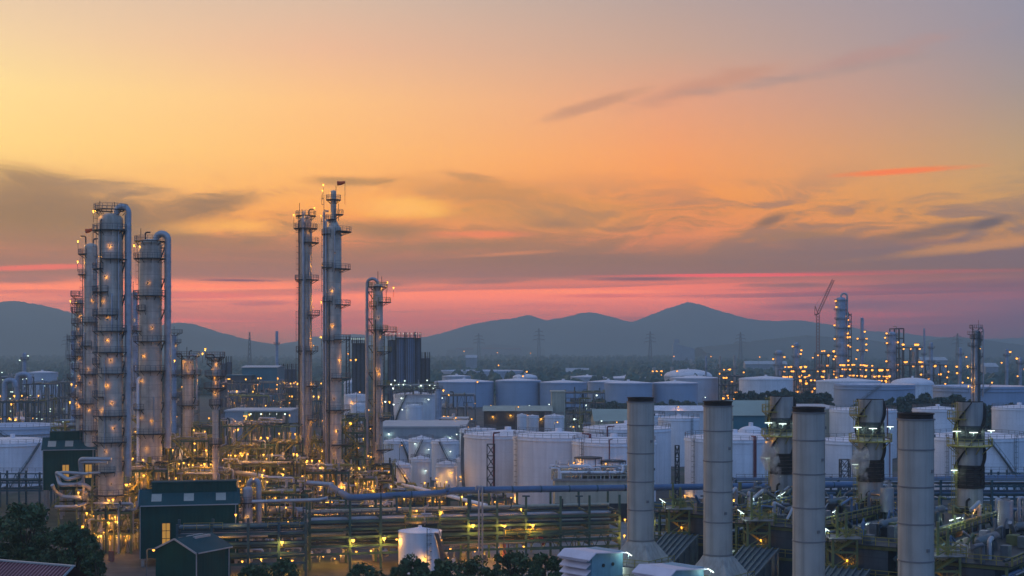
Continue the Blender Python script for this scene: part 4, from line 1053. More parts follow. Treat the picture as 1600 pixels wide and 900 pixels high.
# left run of the rack, nearer
pp = []
for z, rr in [(8.6, .25), (7.0, .28), (5.2, .25), (3.4, .25)]:
    for k in range(7):
        r_ = rr * rnd.uniform(.6, 1.2); pp.append((z, .4 + k * .85, r_, rnd.choice(['pipe_dark', 'steel_blue', 'pipe', 'steel_blue']), rnd.choice([0, 0, .2]), rnd.choice([1, 1, .7])))
rack('nearer blue green pipe rack between the two green gabled sheds', [277, 331, 388, 436, 478], 241, 245, 9.6, [3.2, 5.0, 6.8, 8.4], 7.0, pipes=pp, seed=4, m='steel_blue',
     lamps=[((340 - 277) / 201, Z(851, 238), -1.5, .36, 'amber_big'), ((440 - 277) / 201, Z(851, 240), -1.2, .30, 'amber_big'), (.45, Z(806, 242), 1, .2, 'amber'), (.8, 3, 3, .2, 'amber'), (.5, 2.4, 4, .2, 'amber'), (.65, 2.4, 6, .2, 'amber'), (.9, 2.0, 6, .2, 'amber')], rails=[(8.7, .05, .35, 'rail'), (8.7, .7, .95, 'rail')])
# the big blue pipe on top of the rack
t = thing('overhead_pipe', 'fat blue pipe running along the top of the pipe rack', 'pipe', (0, 258, 0))
b = MB(); r_ = .62
pts = [(X(512, 262), 10, Z(766, 262)), (X(547, 255), -3, Z(778, 255)), (X(690, 255), -1, Z(772, 255)), (X(708, 257), 0, Z(767, 257)), (X(1060, 272), 14, Z(761, 272)), (X(1340, 285), 27, Z(757, 285)), (X(1345, 320), 62, Z(751, 320)), (X(1620, 330), 72, Z(745, 330))]
b.tube(bend(pts, 1.6), r_, 14)
for p, q in zip(pts, pts[1:]):
    p, q = Vector(p), Vector(q); n_ = int((q - p).length / 5.5)
    for k in range(1, n_):
        c_ = p.lerp(q, k / n_); u_ = (q - p).normalized() * .12; b.tube([c_ - u_, c_ + u_], r_ + .045, 14, 1)
b.build('pipe', ['pipe_blue', 'steel_blue'], t)
b = MB()
for px in (620, 735, 822, 905, 1010, 1100, 1200, 1290):
    dd = 255 + (px - 690) / 650 * 30 if px > 690 else 255
    b.bar((X(px, dd), dd - 258, 10.0), (X(px, dd), dd - 258, Z(770, dd) - .5), .35); b.bar((X(px, dd) - .7, dd - 258, Z(770, dd) - .62), (X(px, dd) + .7, dd - 258, Z(770, dd) - .62), .4, .25)
b.build('pipe_support', 'steel_blue', t)
# pair of thin vertical pipes in front of the rack
t = thing('riser_pipes', 'pair of thin grey riser pipes standing in front of the rack', 'pipes', (X(751, 249), 249, 0))
for dx in (-.31, .31):
    b = MB(); b.tube(bend([(dx, 0, 0), (dx, 0, Z(760, 249)), (dx - .5, 0, Z(760, 249)), (dx - .5, 0, Z(760, 249) - .6)], .25), .16, 8); b.build('pipe', 'pipe', t)
b = MB(); b.bar((-.6, 0, 6), (.6, 0, 6), .12); b.bar((-.6, 0, 9.5), (.6, 0, 9.5), .12); b.build('clamp', 'steel_dark', t)
# tank with yellow railing in the bottom centre
def pipe_thing(label, pts, r_, m='pipe', name='ground_pipe', bd=.5):
    t = MB(); o = Vector(pts[0]); t.tube(bend([Vector(p) - o for p in pts], bd), r_, 9)
    return tag(t.build(name, m, None, o), label, 'pipe')
# street lamps
def street_lamp(label, px, py, d, m='amber', r=.24, z0=0.0, group=None, arm=1.1, name='street_lamp'):
    z = Z(py, d) - z0; s = arm
    t = thing(name, label, 'street lamp', (X(px, d) - s, d, z0), 0, group)
    b = MB(); b.tube(bend([(0, 0, 0), (0, 0, z + .3), (s, 0, z + .25)], .6), .09, 7); b.build('pole', 'steel_grey', t)
    b = MB(); b.box((s, 0, z + r * 1.05), (r * 2.6, r * 1.6, r * .6)); b.ball((s, 0, z + r * .2), r * .85, 1, 8, 5); shine(t, (s, -r * .5, z - r * 1.1), m, .35); b.build('lamp_head', ['steel_grey', m], t)
    return t
for px, py, d, lb in [(240, 860, 226, 'street lamp left of the small dark green shed'), (582, 889, 226, 'short street lamp in front of the trees left of the white tank'), (398, 890, 228, 'short street lamp standing over the round dark bushes'), (97, 728, 372, 'bright lamp post beside the white tank at the left edge'), (797, 826, 251, 'grey lamp post before the rack, right of the thin riser pipes')]:
    street_lamp(lb, px, py, d, 'trim' if 'grey lamp post' in lb else 'amber')

t = thing('fire_cabinet', 'small red cabinet on the paved spot beside the long green shed', 'cabinet', (X(174, 262), 262, 0))
b = MB(); b.b2(-.45, .45, -.3, .3, .1, 1.9); b.build('body', 'pipe_red', t)
b = MB(); b.b2(-.38, .38, -.34, -.302, .25, 1.8); b.build('door', 'crane_red', t)
b = MB(); b.b2(-.5, .5, -.36, .36, 1.91, 2.0); b.build('cap', 'pipe_red', t)
# ------------------------------------------------------------------ storage tanks
def tank(label, px0, px1, ytop, d, ybot=None, roof='cone', m='white', rise=None, rails=True, stair=None, redpipes=(), ladder=(), girder=True, group=None, name='storage_tank', lamps=(), lm='amber', seg=64, roofm='white_roof', lr=.2, thin=1.0, z0=0.0):
    r = (px1 - px0) / 2 * d / F; cx = X((px0 + px1) / 2, d); y = d + r
    # ytop is the row of the wall's front top edge
    h = Z(ytop, d) - z0
    t = thing(name, label, 'storage tank', (cx, y, z0), 0, group)
    b = MB(); b.lathe([(r, 0.02), (r, h)], n=seg); b.build('shell', m, t)
    b = MB()
    if roof == 'cone':
        rise = rise if rise is not None else r * .10
        b.lathe([(r + .02, h), (r + .12, h + .05), (r * .5, h + rise * .55), (.25, h + rise)], n=seg); q_ = min(.9, r * .09); b.lathe([(q_, h + rise * .9), (q_, h + rise + q_ * .8), (.01, h + rise + q_ * .9)], n=10)
    elif roof == 'dome':
        rise = rise if rise is not None else r * .28
        b.dome(r + .05, h, rise, n=seg, k=6); b.lathe([(.7, h + rise - .1), (.7, h + rise + 1), (.01, h + rise + 1.1)], n=10)
    else:
        b.lathe([(r, h + .1), (r - .35, h + .1), (r - .35, h - 2.2), (.3, h - 1.7)], n=seg)
    b.build('roof', roofm, t)
    if girder:
        b = MB()
        b.lathe([(r, h - .9), (r + .25 * thin, h - .85), (r + .25 * thin, h - .6), (r, h - .55)], n=seg)
        if roof == 'floating': b.lathe([(r, h - 2.6), (r + .7, h - 2.55), (r + .7, h - 2.4), (r, h - 2.35)], n=seg)
        b.build('wind_girder', m, t)
    if rails:
        b = MB(); b.rail(b.arcpts(r - .1, h + .05, 0, 345, step=max(4, 130 / r)), 1.1, .09 * thin, step=2.2); b.build('railing', 'rail_grey', t)
    if stair:
        a0, a1 = stair; n = max(8, int(abs(a1 - a0) / 6)); b = MB(); k = r + .55
        for i in range(n):
            u0, u1 = i / n, (i + 1) / n; q0, q1 = R(a0 + (a1 - a0) * u0), R(a0 + (a1 - a0) * u1)
            p, q = Vector((k * math.cos(q0), k * math.sin(q0), h * u0)), Vector((k * math.cos(q1), k * math.sin(q1), h * u1))
            b.bar(p, q, .9, .18); up = Vector((math.cos(q0) * .4, math.sin(q0) * .4, 1.1)); b.bar(p + up, q + up, .08 * thin); b.bar(p + up, p + Vector((up.x, up.y, 0)), .07 * thin)
        b.build('stair', 'steel_grey', t)
    for (ang, w) in redpipes:
        b = MB(); q = R(ang); k = r + .3
        b.tube(bend([(k * math.cos(q), k * math.sin(q), .2), (k * math.cos(q), k * math.sin(q), h + .9), ((r - 3) * math.cos(q + .06), (r - 3) * math.sin(q + .06), h + .9)], .4), w, 7); b.build('fire_pipe', 'pipe_red', t)
    for ang in ladder:
        q = R(ang); b = MB(); b.ladder(((r + .3) * math.cos(q), (r + .3) * math.sin(q), 0), .3, h + 1, ang, .6, t=.08 * thin); b.build('ladder', 'steel_grey', t)
    for (ang, yy, out) in lamps:
        q = R(ang); k = r + out; lamp(t, (k * math.cos(q), k * math.sin(q), Z(yy, d) - z0), lr, lm, (-out * math.cos(q), -out * math.sin(q), .3), k=.22 if lm == 'white_lamp' else .5)
    return t
tank('big white tank nearest the centre with a black lattice mast before it', 723, 864, 682, 374, redpipes=[(-108, .22)], ladder=[-75], lamps=[(-170, 750, 1.2)], stair=(-160, -190))
tank('big white tank whose shell is widest in the middle foreground, right of the lattice mast', 802, 949, 685, 352, redpipes=[(-52, .22), (-50, .16)], ladder=[-155], lamps=[(-164, 783, 1.0)])
tank('big white tank behind the yellow grey pump building and the first grey stack', 897, 1031, 693, 338, redpipes=[(-100, .13), (-62, .2)], lamps=[(-95, 726, .8)], ladder=[-140])
tank('big white tank half hidden by the first grey stack, with a long handrail', 915, 1056, 672, 402, redpipes=[(-120, .2)])
tank('big white tank just right of the first grey stack, behind the handrailed one', 1032, 1097, 654, 470, ladder=[-60], rails=True)
tank('pale white tank rim seen behind the first grey stack', 985, 1042, 649, 500)
tank('big white tank behind the second grey stack with two red pipes', 1080, 1240, 688, 366, redpipes=[(-77, .2), (-75, .2), (-120, .15)], ladder=[-150], lamps=[(-165, 780, 1.0)])
tank('white domed tank peeping above the tank behind the second grey stack', 1153, 1202, 684, 430, roof='dome', rise=3.4, rails=True)
tank('big white tank between the third stack and the middle dark finned stack', 1291, 1408, 691, 362, ladder=[-105], redpipes=[(-40, .15)])
tank('white tank above it, behind the middle dark finned stack', 1309, 1414, 642, 500, redpipes=[(-60, .2)])
tank('white tank just right of the fourth grey stack, partly behind the right finned stack', 1438, 1516, 640, 470, rails=True)
tank('large white tank at right behind the right finned stack', 1472, 1628, 686, 366, redpipes=[], ladder=[-140, -60], stair=(-40, -95))
tank('white tank cut by the right frame edge', 1566, 1650, 638, 500)
tank('white tank peeping out behind the big tank nearest the centre', 717, 775, 672, 450, stair=(-200, -170), lamps=[(-170, 680, 1.0)], lm='white_lamp')
# small tanks
for a in [('small pale tank left of its twin, behind the shorter centre column', 637, 677, 687, 430, (-150, -80), [(-110, 693, 1.0), (-60, 702, 1.2)], 'white_lamp'),
          ('small white tank with a spiral stair between two other small tanks', 673, 716, 690, 420, (-40, -110), [(-70, 705, 1.2)], 'white_lamp'),
          ('short white tank in front of the small spiral stair tank', 640, 671, 718, 392, None, [(-60, 735, .8)], 'white_lamp'),
          ('short white amber lit tank right of the other short one', 681, 713, 726, 380, None, [(-70, 738, 1.6), (-130, 747, 1.4)], 'amber'),
          ('white tank with a dark slanting stair beside the shorter centre column', 606, 641, 727, 385, (-20, -100), [(-70, 742, 2.0)], 'amber'),
          ('pale tank with steep roof just behind the shorter centre column', 598, 640, 690, 445, (-10, -70), [], 'amber'),
          ('small plain white tank squeezed beside the largest centre tank', 712, 728, 718, 400, None, [], 'amber')]:
    tank(a[0], a[1], a[2], a[3], a[4], stair=a[5], lamps=a[6], lm=a[7], rise=.9, seg=40, name='small_storage_tank')
tank('cylindrical white tank with yellow railed roof at the bottom centre', 620, 688, 834, 247, rise=.7, rails=False, stair=(-5, -45), lamps=[(-25, 846, .5), (-75, 872, 1.1), (-155, 845, .6)], girder=False, seg=48, ladder=[-65])
t = thing('roof_platform', 'yellow railed platform with valves on the roof of the railed white tank', 'platform', (X(654, 251), 251 + 3, Z(832, 247)))
b = MB(); b.b2(-2.6, 3.6, -2.2, 2.2, .85, .95); b.build('deck', 'steel_dark', t)
b = MB(); b.rail([(-2.6, -2.2, .95), (3.6, -2.2, .95), (3.6, 2.2, .95), (-2.6, 2.2, .95)], 1.1, .09, True, 1.0); b.build('railing', 'rail', t)
b = MB()
for p in ((-2.4, -2), (3.4, -2), (3.4, 2), (-2.4, 2)): b.bar((p[0], p[1], 0), (p[0], p[1], .85), .12)
b.build('leg', 'rail', t)
b = MB(); b.tube(bend([(.9, 0, .3), (.9, 0, 3.8), (1.5, 0, 3.8), (1.5, 0, 4.4)], .3), .14, 8); b.tube([(.2, 0, 2.4), (2.2, 0, 2.4)], .22, 8); b.build('valve', 'pipe', t)
# left edge tanks
tank('grey open topped tank at the left edge, above the white one', -70, 71, 668, 470, roof='floating', m='tank_grey', stair=(-30, -100), rails=True)
tank('low white tank at the left edge with a slanting stair', -60, 58, 694, 400, stair=(-75, -30), roof='dome', rise=1.2, rails=True)
# farther blue grey tanks
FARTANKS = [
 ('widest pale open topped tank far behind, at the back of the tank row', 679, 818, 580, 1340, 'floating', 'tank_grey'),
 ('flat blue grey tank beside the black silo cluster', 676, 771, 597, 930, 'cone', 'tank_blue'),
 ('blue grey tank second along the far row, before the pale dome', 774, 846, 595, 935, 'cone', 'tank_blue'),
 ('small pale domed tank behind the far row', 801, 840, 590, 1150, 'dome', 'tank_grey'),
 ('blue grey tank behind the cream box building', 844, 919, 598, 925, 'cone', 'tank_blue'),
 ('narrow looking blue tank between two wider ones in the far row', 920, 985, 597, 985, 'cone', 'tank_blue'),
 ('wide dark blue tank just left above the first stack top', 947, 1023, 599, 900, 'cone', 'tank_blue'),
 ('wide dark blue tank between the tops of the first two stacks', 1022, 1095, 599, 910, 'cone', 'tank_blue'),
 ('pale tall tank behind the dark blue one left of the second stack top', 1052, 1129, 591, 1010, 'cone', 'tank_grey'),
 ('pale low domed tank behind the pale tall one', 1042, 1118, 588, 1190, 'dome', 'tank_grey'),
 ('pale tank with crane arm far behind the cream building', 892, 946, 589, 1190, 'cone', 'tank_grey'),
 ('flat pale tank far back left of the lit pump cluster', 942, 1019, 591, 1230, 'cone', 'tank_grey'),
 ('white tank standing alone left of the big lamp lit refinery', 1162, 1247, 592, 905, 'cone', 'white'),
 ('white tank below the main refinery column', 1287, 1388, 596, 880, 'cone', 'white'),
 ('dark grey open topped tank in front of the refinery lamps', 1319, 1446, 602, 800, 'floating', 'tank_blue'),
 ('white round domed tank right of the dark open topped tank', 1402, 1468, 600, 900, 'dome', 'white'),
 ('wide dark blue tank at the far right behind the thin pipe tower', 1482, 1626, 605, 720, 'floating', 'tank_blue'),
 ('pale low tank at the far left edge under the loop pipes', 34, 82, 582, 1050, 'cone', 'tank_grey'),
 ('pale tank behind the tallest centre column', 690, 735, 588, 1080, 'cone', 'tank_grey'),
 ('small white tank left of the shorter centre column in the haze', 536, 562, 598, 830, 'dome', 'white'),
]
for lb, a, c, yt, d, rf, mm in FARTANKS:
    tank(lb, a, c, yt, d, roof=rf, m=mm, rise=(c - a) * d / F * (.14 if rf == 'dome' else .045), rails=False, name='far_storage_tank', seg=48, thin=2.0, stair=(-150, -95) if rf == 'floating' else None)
# greenish lit white tanks in front of the silos
tank('white tank lit greenish in front of the black silos, with pipe work on its roof', 612, 684, 617, 600, stair=(-170, -110), lamps=[(-120, 622, 1.5), (-90, 640, 2.5), (-135, 632, 3), (-60, 624, 2)], lm='white_lamp', lr=.35, name='process_tank')
tank('smaller white tank before the greenish lit one', 633, 660, 634, 585, lamps=[(-150, 640, 2)], lm='white_lamp', lr=.3, name='process_tank', rise=.6)
tank('white tank left of the shorter centre column in front of the low silos', 536, 572, 617, 610, lamps=[(-100, 628, 1.2)], name='process_tank', lr=.3)
tank('plain white drum tank under the low silos', 548, 572, 632, 590, name='process_tank', rise=.5)
tank('taller plain small white tank left of the cream box building', 808, 823, 648, 560, name='process_tank', rise=.4, seg=30)
tank('squat small white tank left of the cream box building, touching a taller one', 822, 842, 650, 565, name='process_tank', rise=.4, seg=30)
tank('squat white tank directly under the cream box building', 851, 882, 650, 560, name='process_tank', rise=.5, seg=30)
column('slim blue grey upright drum right of the greenish lit tank', 685, 590, 10, 607, 655, m='clad_blue', rings=[(607, 0, 360, .5)], ladder=None, skirt=False, name='upright_drum', cat='drum')
frame('pipe bridge over the roof of the greenish lit tank', 606, 684, 603, 596, 6, 2, 6, 'steel_grey', seed=31, npipe=24, nlamp=14, vessels=2, lm='white_lamp', lr=.3, brace=False, stair=False, z0=Z(616, 596))
frame('lamp lit brown pipe frame right of the slim blue drum', 686, 742, 618, 640, 10, 3, 4, 'steel_grey', seed=32, npipe=24, nlamp=9, vessels=5, lr=.35, stair=False)
# ------------------------------------------------------------------ silos
def silos(label, items, d, m='silo', cages=True, name='silo_block', z0=0.0):
    x0 = X(sum(i[0] for i in items) / len(items), d)
    t = thing(name, label, 'silos', (x0, d, 0))
    for px, w, yt, dy in items:
        r = w * d / F / 2; b = MB(); xx = X(px, d) - x0; h = Z(yt, d)
        b.lathe([(r, .1), (r, h)], (xx, dy, 0), 28); b.dome(r, h, r * .25, (xx, dy, 0), 28, 3); b.build('silo', m, t)
        b = MB()
        for k in range(9):
            q = R(-180 + k * 22.5); b.bar(((xx + r * 1.03 * math.cos(q)), dy + r * 1.03 * math.sin(q), 2), ((xx + r * 1.03 * math.cos(q)), dy + r * 1.03 * math.sin(q), h + (3.4 if k % 2 == 0 else 0)), .28)
        b.build('stiffener', 'steel_dark', t)
    if cages:
        xs = [X(i[0] - i[1] / 2, d) - x0 for i in items] + [X(items[-1][0] + items[-1][1] / 2, d) - x0]
        hh = max(Z(i[2], d) for i in items)
        b = MB(); b.rail([(min(xs), -4, hh + .5), (max(xs), -4, hh + .5)], 1.3, .2, step=2.4); b.b2(min(xs), max(xs), -4.2, 5, hh + .2, hh + .4); b.build('top_walkway', 'steel_dark', t)
        b = MB(); xe = min(xs) - 1.6
        for s in (0, 1.6):
            b.bar((xe - s, -2, 0), (xe - s, -2, hh + 4), .35); b.bar((xe - s, 1, 0), (xe - s, 1, hh + 4), .35)
        z = 2
        while z < hh + 2: b.b2(xe - 1.7, xe + .2, -2, 1, z, z + .2); b.bar((xe - 1.6, -2.1, z), (xe, -2.1, z + 3), .2); z += 3.6
        b.build('stair_tower', 'steel_dark', t)
        for i in range(9): lamp(t, (min(xs) + (max(xs) - min(xs)) * i / 8, -3.6, hh + 2.6), .2, 'white_far', (0, 0, -1.6))
    return t
silos('cluster of tall dark silos with a railed top right of the shorter centre column', [(612, 14, 532, 5), (627, 17, 529, 0), (641, 17, 529, -1), (652, 10, 529, 3)], 760)
silos('lower row of slim dark silos left of the shorter centre column', [(554, 7, 537, 0), (560.5, 7, 537, 0), (567, 7, 537, 0)], 770)
silos('row of short dark grey silos beside the thin tall chimney', [(440, 7, 577, 0), (446.5, 7, 577, 0), (453, 7, 577, 0), (459.5, 7, 577, 0)], 860, cages=False)
silos('pair of short dark silos right of the lamp lit balcony column', [(350, 8, 568, 0), (358, 8, 566, 0)], 800, cages=False)
silos('low dark silo annex right of the tall silo cluster', [(661, 7, 560, 0), (668, 7, 560, 0)], 765, cages=False)
# ------------------------------------------------------------------ halls and sheds in the middle distance
def hall(label, px0, px1, ytop, d, dp, wall='shed_wall', roof='shed_roof', hr=.0, rz=0.0, name='hall', windows=0, openf=False, z0=0.0, lamps=0, lm='white_lamp', doors=0, group=None, seed=1):
    w = (px1 - px0) * d / F; h = Z(ytop, d) - z0; t = thing(name, label, 'building', (X((px0 + px1) / 2, d), d, z0), R(rz), group)
    W2 = w / 2; rnd = random.Random(seed)
    b = MB()
    if openf:
        b.b2(-W2, W2, dp - .3, dp, 0, h); b.b2(-W2, -W2 + w * .28, 0, dp - .3, 0, h - .02); b.b2(W2 - .3, W2, 0, dp - .31, 0, h - .01)
    else: b.b2(-W2, W2, 0, dp, 0, h)
    b.build('wall', wall, t)
    b = MB()
    if hr > 0:
        b.add([(-W2 - .6, -.8, h - .05), (W2 + .6, -.8, h - .05), (W2 + .6, dp / 2, h + hr), (-W2 - .6, dp / 2, h + hr), (-W2 - .6, dp + .8, h - .05), (W2 + .6, dp + .8, h - .05)], [(0, 1, 2, 3), (3, 2, 5, 4)])
        b.add([(-W2, 0, h), (-W2, dp, h), (-W2, dp / 2, h + hr - .1), (W2, 0, h), (W2, dp, h), (W2, dp / 2, h + hr - .1)], [(0, 2, 1), (3, 4, 5)])
    else: b.b2(-W2 - .4, W2 + .4, -.4, dp + .4, h + .01, h + .5)
    b.build('roof', roof, t)
    if openf:
        for k in range(9):
            b = MB(); xx = -W2 + w * (.28 + .72 * k / 8.5); b.bar((xx, .3, 0), (xx, .3, h - .1), .4); b.build('post', 'steel_grey', t)
    for k in range(windows):
        b = MB(); xx = -W2 + w * (k + .5) / windows; b.b2(xx - .9, xx + .9, -.08, -.02, h * .5, h * .5 + 1.4); b.build('window', 'glass_dark', t)
    for k in range(doors):
        b = MB(); xx = -W2 + w * (k + .5) / doors; b.b2(xx - 1.8, xx + 1.8, -.09, -.02, .05, min(h * .8, 4.2)); b.build('door', 'steel_dark', t)
    for k in range(lamps):
        lamp(t, (-W2 + w * (k + .5) / lamps + rnd.uniform(-1, 1), (dp * .3 if openf else -.9), h * rnd.uniform(.55, .85) if not openf else h - 1.2), .3, lm, (0, .9 if not openf else 0, .25 if not openf else .8))
    return t
hall('long grey blue warehouse behind the small white tanks', 588, 726, 668, 500, 40, hr=0, lamps=3, lm='white_lamp', wall='shed_wall')
hall('open fronted shed with a lit interior left of the slim centre column', 352, 452, 643, 520, 22, openf=True, lamps=7, roof='shed_roof', seed=3)
hall('teal hall with a pale flat roof in the haze left of the thin chimney', 378, 433, 574, 800, 26, wall='teal_wall', roof='shed_roof', hr=1.0, windows=6)
hall('low dark blue shed left of the teal hall', 352, 392, 587, 790, 20, wall='casing', roof='teal_wall')
hall('cream box shaped building above the long yellow roofed shed', 862, 883, 613, 640, 16, wall='cream', roof='cream')
frame('dark open equipment frame attached right of the cream box building', 884, 945, 614, 642, 14, 4, 4, 'steel_grey', seed=40, npipe=26, nlamp=6, vessels=6, lm='white_lamp', lr=.32, stair=False)
hall('long low shed with a pale olive roof left of the cream box building', 756, 862, 642, 630, 18, wall='steel_dark', roof='cream', hr=2.0, lamps=4, lm='amber', seed=5)
hall('hipped sage green roofed building left of the first stack top', 930, 1000, 658, 560, 30, wall='cream', roof='sage_roof', hr=4.2, lamps=2, lm='white_lamp')
hall('white long low tube roofed shed between the first two stacks', 1020, 1102, 642, 640, 12, wall='white', roof='white_roof', hr=2.2)
hall('pale teal wide shed between the second stack and the left finned stack', 1146, 1236, 649, 520, 30, wall='teal_wall', roof='sage_roof', hr=5.0)
hall('long pale olive warehouse behind the third stack', 1225, 1320, 640, 520, 40, wall='cream', roof='shed_roof', hr=0)
hall('small grey control house with dark windows below the cream box', 930, 962, 668, 500, 8, windows=4, roof='shed_roof')
hall('low pale office row under the greenish lit tank', 690, 730, 655, 545, 10, windows=5, lamps=2)
hall('yellow grey pump building with a pipe covered flat roof behind the rack', 867, 985, 752, 322, 16, wall='cream', roof='concrete', doors=5, windows=0, lamps=0)
frame('railed pipe deck on top of the yellow grey pump building', 867, 983, 741, 323, 14, 1, 9, 'cream', seed=41, npipe=44, nlamp=2, vessels=10, stair=False, brace=False, z0=Z(751, 322), railm='rail_grey', t_=.25, pm=('cream', 'pipe', 'white'))
for lb, px, w, yt in [('white drum with a flat dark hood above the pump building', 919, 44, 716), ('white drum with a dark flat hood touching the first stack', 958, 40, 721)]:
    t = thing('hooded_drum', lb, 'drum', (X(px, 332), 332, Z(751, 332))); rr = w * 332 / F / 2; hh = Z(yt, 332) - Z(751, 332)
    b = MB(); b.lathe([(rr * .85, 0), (rr * .85, hh)], n=24); b.build('shell', 'white', t)
    b = MB(); b.lathe([(rr, hh), (rr, hh + .25), (.01, hh + .3)], n=24); b.lathe([(.01, hh - .01), (rr, hh)], n=24); b.build('hood', 'steel_dark', t)
    for q in range(0, 360, 60): MB().bar((rr * .95 * math.cos(R(q)), rr * .95 * math.sin(R(q)), 0), (rr * .95 * math.cos(R(q)), rr * .95 * math.sin(R(q)), hh), .15).build('post', 'steel_dark', t)
# lattice masts
def lattice(label, px, d, wpx, ytop, m='steel_dark', name='lattice_mast', top=None, z0=0.0, seg=2.6, t_=.16, arms=(), group=None, cat='mast'):
    w = wpx * d / F; h = Z(ytop, d) - z0; w1 = w if top is None else top * d / F; t = thing(name, label, cat, (X(px, d), d, z0), 0, group); b = MB()
    n = max(3, int(h / seg)); c = lambda k, u: ((1 if k in (1, 2) else -1) * (w + (w1 - w) * u) / 2, (1 if k > 1 else -1) * (w + (w1 - w) * u) / 2, h * u)
    for k in range(4): b.bar(c(k, 0), c(k, 1), t_)
    for i in range(n):
        for k in range(4):
            e = (k + 1) % 4; b.bar(c(k, i / n), c(e, (i + 1) / n), t_ * .6); b.bar(c(e, i / n), c(k, (i + 1) / n), t_ * .6); b.bar(c(k, (i + 1) / n), c(e, (i + 1) / n), t_ * .6)
    b.build('lattice', m, t)
    for (u, L_) in arms:
        b = MB(); z = h * u; l = L_ * d / F
        b.bar((-l, 0, z), (0, 0, z + l * .25), t_); b.bar((l, 0, z), (0, 0, z + l * .25), t_); b.bar((-l, 0, z), (l, 0, z), t_)
        for s in (-1, 1): b.bar((s * l, 0, z), (s * l, 0, z - l * .3), t_ * .7)
        b.build('cross_arm', m, t)
    return t
lattice('black lattice stair mast between the two big centre tanks', 767, 362, 12, 694, t_=.2)
lattice('thin black lattice mast right of the first grey stack', 1058, 330, 6, 696, t_=.22)
lattice('wide black lattice mast in front of the tank behind the third stack', 1320, 330, 14, 718, t_=.22)
for i, (px, yt, d, lb) in enumerate([(748, 521, 2700, 'far power pylon right of the dark silos, above red roofs'), (842, 513, 2500, 'far power pylon with broad arms, tallest of the hazy ones'), (1016, 518, 2600, 'far power pylon left of the main hill peak'), (1157, 519, 2600, 'far power pylon under the right shoulder of the main hill'), (390, 519, 1900, 'far lattice tower left of the thin tall chimney'), (105, 522, 2300, 'far power pylon behind the leftmost column'), (1496, 521, 2400, 'far power pylon at right beside the thin pipe tower')]):
    lattice(lb, px, d, 7, yt, 'steel_grey', 'power_pylon', 1.2, seg=6, t_=.55, arms=[(.72, 9), (.82, 8), (.92, 6)] if i != 4 else [], cat='pylon')
# ------------------------------------------------------------------ power plant at the right: four gas turbine trains running away to the right
STK = [(19.2, 210.0), (28.6, 195.5), (37.1, 176.0), (45.9, 160.0)]
FIN = [(X(1221, 250), 250.0), (X(1360, 236), 236.0), (X(1515, 225), 225.0), None]
WORD = ['first from the left', 'second from the left', 'third from the left', 'nearest and rightmost']
def plain_stack(label, x, y, ang):
    t = thing('exhaust_stack', label, 'chimney', (x, y, 7.7), ang)
    r = 2.0; b = MB(); b.lathe([(r, 3.4), (r, 24.0)], n=48)
    for k, (z0, z1) in enumerate(((3.7, 8.0), (8.2, 12.2), (12.4, 16.4), (16.6, 20.6), (20.8, 24.0))):
        for j in range(5): q = R(j * 72 + k * 31 + 10 * len(label) % 60); b.box((r * math.cos(q), r * math.sin(q), (z0 + z1) / 2), (.05, .09, z1 - z0), 0, q)
    for z, q in ((9.4, -120), (14.1, -70), (18.3, -100), (22.2, -60)): b.box((r * math.cos(R(q)), r * math.sin(R(q)), z), (.3, .35, .35), 1, R(q))
    b.build('shell', ['stack', 'stack_ring'], t)
    for z in (3.5, 8.0, 12.2, 16.4, 20.6):
        b = MB(); b.lathe([(r, z), (r + .07, z + .02), (r + .07, z + .16), (r, z + .18)], n=48); b.build('flange', 'stack_ring', t)
    b = MB(); b.lathe([(r + .01, 24.0), (r + .14, 24.02), (r + .14, 24.16), (r - .05, 24.18)], n=48, mi=1); b.lathe([(r - .08, 24.18), (r - .08, 24.6), (r + .05, 24.65), (r + .05, 24.78), (r - .3, 24.78), (r - .3, 22.0), (.1, 21.9)], n=48)
    b.build('rim', ['soot', 'stack_ring'], t)
    b = MB(); n = 48
    # square foot drawn up into the round shell
    vs = []
    for k in range(n):
        q = 2 * math.pi * k / n; c, s = math.cos(q), math.sin(q); m_ = max(abs(c), abs(s)); vs.append((3.6 * c / m_, 3.6 * s / m_, 0))
    for k in range(n): vs.append((2.06 * math.cos(2 * math.pi * k / n), 2.06 * math.sin(2 * math.pi * k / n), 3.4))
    b.add(vs, [(k, (k + 1) % n, n + (k + 1) % n, n + k) for k in range(n)]); b.build('foot', 'stack', t)
    return t
def fluorescent(parent, p, L_=1.4, ang=0.0, tilt=0.0, name='tube_lamp'):
    b = MB(); dx = Vector((math.cos(ang) * math.cos(tilt), math.sin(ang) * math.cos(tilt), math.sin(tilt))) * L_ / 2; P_ = Vector(p)
    b.bar(P_ - dx, P_ + dx, .12, .10, 1); shine(parent, tuple(P_ + Vector((0, -.15, -.25))), 'white_lamp'); b.bar(P_ - dx + Vector((0, 0, .11)), P_ + dx + Vector((0, 0, .11)), .3, .06, 0); b.bar(P_ + Vector((0, 0, .14)), P_ + Vector((0, .5, -1.6)), .07, .07, 0)
    return b.build(name, ['steel_grey', 'white_lamp'], parent)
